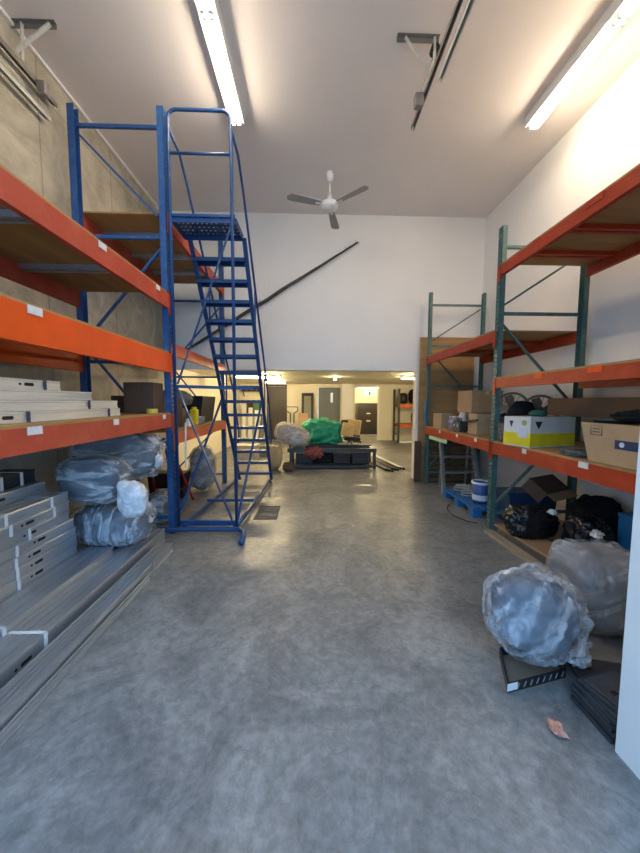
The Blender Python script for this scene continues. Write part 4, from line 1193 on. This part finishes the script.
tag(build('tarpaulin', B().blob((0.27, 8.42, 0.74), (0.56, 0.28, 0.40), 0.22, 1.6, 74, 5, 0.8, 0.505, 0.16, 1.8), TARP, smooth=True), 'green tarpaulin draped over a heap behind steel frame cart', 'tarpaulin')
tag(build('storage_crate', B().box(-0.2, 0.7, 8.17, 8.6, 0.001, 0.5), BLACK, bevel=0.02), 'black crate hidden below the green tarpaulin', 'crate')
wrapped('wrapped_roll', 'beige plastic wrapped roll resting on left end of steel cart', 'roll', (-0.45, 7.66, 0.79), (0.44, 0.28, 0.27), mat('beige_padding', (0.42, 0.38, 0.32), 0.85), FILM2, 73, Matrix.Rotation(0.35, 4, 'Y'), 0.8)
tag(build('red_netting', B().blob((0.05, 7.36, 0.40), (0.20, 0.03, 0.11), 0.6, 2.5, 75, 4, 0.9, None, 0.25, 4), mat('faded_red_net', (0.24, 0.06, 0.05), 0.8, var=0.4, scale=20), smooth=True), 'faded red netting hanging over front rail of steel cart', 'netting')
tag(build('beige_sack', B().blob((-0.82, 7.30, 0.30), (0.15, 0.15, 0.29), 0.15, 2, 77, 4, 0.85, 0.001), mat('tan_sack', (0.50, 0.38, 0.22), 0.8), smooth=True), 'tan sack on floor left of steel frame cart', 'sack')
tag(build('brown_sack', B().blob((-0.52, 7.22, 0.10), (0.13, 0.10, 0.11), 0.2, 2, 78, 4, 0.85, 0.001), CARD_D, smooth=True), 'small brown sack on floor in front of left cart leg', 'sack')
FOAM = mat('yellow_foam', (0.72, 0.50, 0.20), 0.8)
for k, (lab, c, s, rz, rx) in enumerate((('yellow foam slab leaning on the black chair, nearer one', (0.92, 8.20, 0.70), (0.34, 0.12, 0.34), 20, 14), ('yellow foam slab leaning behind the first foam slab', (1.12, 8.42, 0.72), (0.36, 0.14, 0.40), -10, 8))):
    M = Matrix.Translation(c) @ Matrix.Rotation(math.radians(rz), 4, 'Z') @ Matrix.Rotation(math.radians(rx), 4, 'Y')
    tag(build('foam_slab', B(M).box(-s[0] / 2, s[0] / 2, -s[1] / 2, s[1] / 2, 0, s[2]), FOAM, bevel=0.02), lab, 'foam', 'yellow foam slabs')
t = thing('office_chair', 'black office chair carrying yellow foam behind the cart', 'chair', (1.05, 8.35, 0))
build('seat', B().box(0.86, 1.30, 8.16, 8.60, 0.58, 0.66), BLACK, t, bevel=0.03)
build('backrest', B().box(0.82, 1.28, 8.60, 8.68, 0.70, 1.10), BLACK, t, bevel=0.03)
build('column', B().tube([(1.08, 8.38, 0.12), (1.08, 8.38, 0.58)], 0.03), CHROME, t)
for k in range(5):
    a = 2 * PI * k / 5
    build('foot_spoke', B().bar((1.08, 8.38, 0.11), (1.08 + 0.20 * math.cos(a), 8.38 + 0.20 * math.sin(a), 0.06), 0.04, 0.04), BLACK, t)
    build('caster', B().blob((1.08 + 0.20 * math.cos(a), 8.38 + 0.20 * math.sin(a), 0.03), (0.03, 0.03, 0.028), 0, 1, 0, 2), BLACK, t, smooth=True)
t = thing('side_chair', 'dark chair frame with pale leg right of green tarpaulin', 'chair', (1.25, 9.2, 0))
build('seat', B().box(1.06, 1.46, 9.02, 9.4, 0.42, 0.47), CABK, t, bevel=0.02)
build('backrest', B().box(1.06, 1.46, 9.4, 9.44, 0.471, 0.85), CABK, t, bevel=0.015)
for (x, y) in ((1.09, 9.05), (1.42, 9.05), (1.09, 9.37), (1.42, 9.37)):
    build('leg', B().tube([(x, y, 0.001), (x, y, 0.42)], 0.014), CHROME, t)
# bars spilling to the right
for k in range(9):
    f = k / 8
    p0 = (1.74 + 0.055 * k, 7.25 + 0.04 * k - 0.10 * (k % 3), 0.024)
    p1 = (1.46 + 0.055 * k, 8.75 + 0.05 * k, 0.024)
    pale = k in (7, 8)
    t = thing('steel_bar', ('pale' if pale else 'dark') + ' steel bar on back floor, ' + ['nearest', 'second nearest', 'third nearest', 'fourth nearest', 'fifth nearest', 'sixth nearest', 'seventh nearest', 'second farthest', 'farthest'][k] + ' of the loose bars', 'bar', ((p0[0] + p1[0]) / 2, (p0[1] + p1[1]) / 2, 0), 'loose steel bars beside the cart')
    build('shaft', B().bar(p0, p1, 0.035, 0.035), FANW if pale else ST, t)
    build('end_cap', B().bar(p0, Vector(p0) + (Vector(p0) - Vector(p1)).normalized() * 0.05, 0.045, 0.042), BLACK, t)
# hand truck, leaning panel, cabinets
t = thing('hand_truck', 'dark hand truck standing against the cream far wall', 'hand truck', (-0.74, 12.2, 0))
for x in (-0.80, -0.66):
    build('rail', B().tube([(x, 12.15, 0.05), (x, 12.35, 1.15)], 0.025), ST, t)
build('handle', B().tube([(-0.80, 12.35, 1.14), (-0.95, 12.36, 1.22), (-0.95, 12.37, 1.38), (-0.52, 12.37, 1.38), (-0.52, 12.36, 1.22), (-0.66, 12.35, 1.14)], 0.022), ST, t)
build('toe_plate', B().box(-0.92, -0.54, 11.95, 12.15, 0.003, 0.02), ST, t)
for x in (-0.92, -0.54):
    build('wheel', B(Matrix.Translation((x, 12.25, 0.11)) @ Matrix.Rotation(PI / 2, 4, 'Y')).lathe([(0, -0.03), (0.11, -0.03), (0.11, 0.03), (0, 0.03)], seg=16), RUBBER, t)
t = thing('leaning_mirror', 'tall black-framed mirror leaning on far wall above green tarpaulin', 'mirror', (-0.14, 12.7, 0))
M = Matrix.Translation((-0.14, 12.66, 0.001)) @ Matrix.Rotation(math.radians(-8), 4, 'X')
build('frame', B(M).box(-0.24, -0.14, -0.02, 0.02, 0, 1.95).box(0.14, 0.24, -0.02, 0.02, 0, 1.95).box(-0.14, 0.14, -0.02, 0.02, 1.83, 1.95).box(-0.14, 0.14, -0.02, 0.02, 0, 0.1), BLACK, t)
build('glass', B(M).box(-0.14, 0.14, -0.005, 0.005, 0.1, 1.83), mat('mirror_glass', (0.75, 0.76, 0.75), 0.08, 1.0, var=0.0), t)
tag(build('pale_board', B(Matrix.Translation((-0.34, 12.3, 0.001)) @ Matrix.Rotation(math.radians(-10), 4, 'X')).box(-0.16, 0.22, -0.012, 0.012, 0, 1.15), CARD_L), 'pale board leaning on far wall left of green tarpaulin', 'board')
t = thing('filing_cabinet', 'wide black filing cabinet seen through the far doorway', 'cabinet', (2.79, 15.75, 0))
build('body', B().box(2.28, 3.30, 15.45, 16.1, 0.001, 1.52), CABK, t)
for k in range(4):
    z = 0.06 + k * 0.365
    dr = build('drawer', B().box(2.31, 3.27, 15.425, 15.449, z, z + 0.345), CABK, t)
    build('handle', B().box(2.70, 2.90, 15.405, 15.424, z + 0.20, z + 0.26), CHROME if k in (1, 2) else BLACK, dr)
t = thing('exit_sign', 'green and white running figure exit sign above black cabinet', 'sign', (3.0, 16.12, 2.0))
build('sign_panel', B().box(2.72, 3.30, 16.14, 16.199, 1.90, 2.13), emit('exit_sign_glow', (0.55, 0.85, 0.55), 0.9), t)
GS_ = mat('exit_green', (0.01, 0.16, 0.05), 0.5)
fig = B()
fig.tube([(3.16, 16.137, 2.085), (3.16, 16.133, 2.085)], 0.022, 10)
fig.prism([(3.13, 2.065), (3.18, 2.06), (3.16, 1.99), (3.215, 1.955), (3.20, 1.935), (3.13, 1.975), (3.085, 1.925), (3.06, 1.94), (3.11, 2.0)], 16.134, 16.139, 'Y')
build('running_figure', fig, GS_, t)
build('door_symbol', B().box(2.92, 3.04, 16.134, 16.139, 1.92, 2.11), GS_, t)
# far rack on the right
t = thing('pallet_rack', 'small far rack with two orange shelves beside the low room doorway', 'rack', (4.0, 12.45, 0))
for x in (3.36, 4.75):
    for y in (12.15, 12.85):
        build('upright', B().box(x, x + 0.07, y, y + 0.07, 0.001, 2.1), ST, t)
    build('horizontal_brace', B().box(x + 0.02, x + 0.05, 12.221, 12.849, 0.3, 0.34), ST, t)
for z in (0.72, 1.50):
    for y in (12.145, 12.86):
        build('beam', B().box(3.431, 4.749, y, y + 0.045, z - 0.12, z), ORANGE, t)
    build('shelf_panel', B().box(3.37, 4.82, 12.20, 12.85, z + 0.001, z + 0.02), PLYX, t)
build('bottom_rail', B().box(3.431, 4.749, 12.15, 12.2, 0.001, 0.09), FANW, t)
for k, (x, s, z, m, lab) in enumerate(((3.62, 0.3, 1.521, BLACK, 'black sack on top shelf of far rack, left one'), (4.1, 0.4, 1.521, CLOTHK, 'black sack on top shelf of far rack, right one'), (4.2, 0.35, 0.741, CARD_D, 'dark box on middle shelf of far rack'))):
    tag(build('dark_sack', B().blob((x, 12.5, z + s * 0.7), (s * 0.6, 0.22, s * 0.75), 0.1, 2, 80 + k, 3, 0.75, z), m, smooth=True), lab, 'sack', 'dark goods on the far rack')
# left rear: shelf, posters, white panels
t = thing('wall_shelf', 'dark wall shelf on far wall seen between ladder treads', 'shelf', (-2.3, 12.85, 1.9))
build('board', B().box(-2.78, -1.95, 12.70, 12.99, 1.98, 2.02), CABK, t)
for x in (-2.7, -2.05):
    build('bracket', B().bar((x, 12.98, 1.80), (x, 12.74, 1.975), 0.03, 0.03), CABK, t)
for k in range(4):
    tag(build('black_binder', B().box(-2.74 + k * 0.2, -2.60 + k * 0.2, 12.72, 12.95, 2.021, 2.16 + 0.03 * (k % 2)), [CABK, BLACK, CARD_D, CABK][k]), ['leftmost', 'second', 'third', 'rightmost'][k] + ' dark binder on the far wall shelf behind ladder', 'binder', 'binders on the far wall shelf')
t = thing('notice_board', 'dark framed notice board with green sheet on far wall behind ladder', 'notice board', (-2.3, 12.97, 1.1))
build('frame', B().box(-2.62, -2.05, 12.96, 12.998, 1.05, 1.62), DARKWOOD, t)
build('green_sheet', B().box(-2.32, -2.12, 12.955, 12.9595, 1.12, 1.52), mat('green_paper', (0.08, 0.26, 0.10), 0.7), t)
build('dark_sheet', B().box(-2.56, -2.36, 12.955, 12.9595, 1.12, 1.55), K, t)
for k in range(3):
    tag(build('white_board', B(Matrix.Translation((-2.66 + k * 0.25, 12.55, 0.001)) @ Matrix.Rotation(math.radians(-9), 4, 'X')).box(-0.08, 0.08, -0.02, 0.02, 0, 1.45 - 0.1 * k), FANW), ['left', 'middle', 'right'][k] + ' white panel leaning on far wall behind ladder treads', 'board', 'white panels leaning on the far wall')
tag(build('rolled_mat', B().tube([(-1.98, 12.4, 0.001), (-1.90, 12.75, 0.95)], 0.10, 14), GREYMAT_D), 'grey rolled mat leaning on far wall behind ladder', 'mat')
carton('low grey box on floor seen under the lowest ladder treads', -1.30, 9.2, 0.5, 0.4, 0.32, 0.001, GREYMAT_D, 8)
carton('pale grey box on back floor left of the tan sack', -1.75, 8.6, 0.6, 0.45, 0.42, 0.001, mat('grey_white_carton', (0.5, 0.47, 0.42), 0.7), -5)
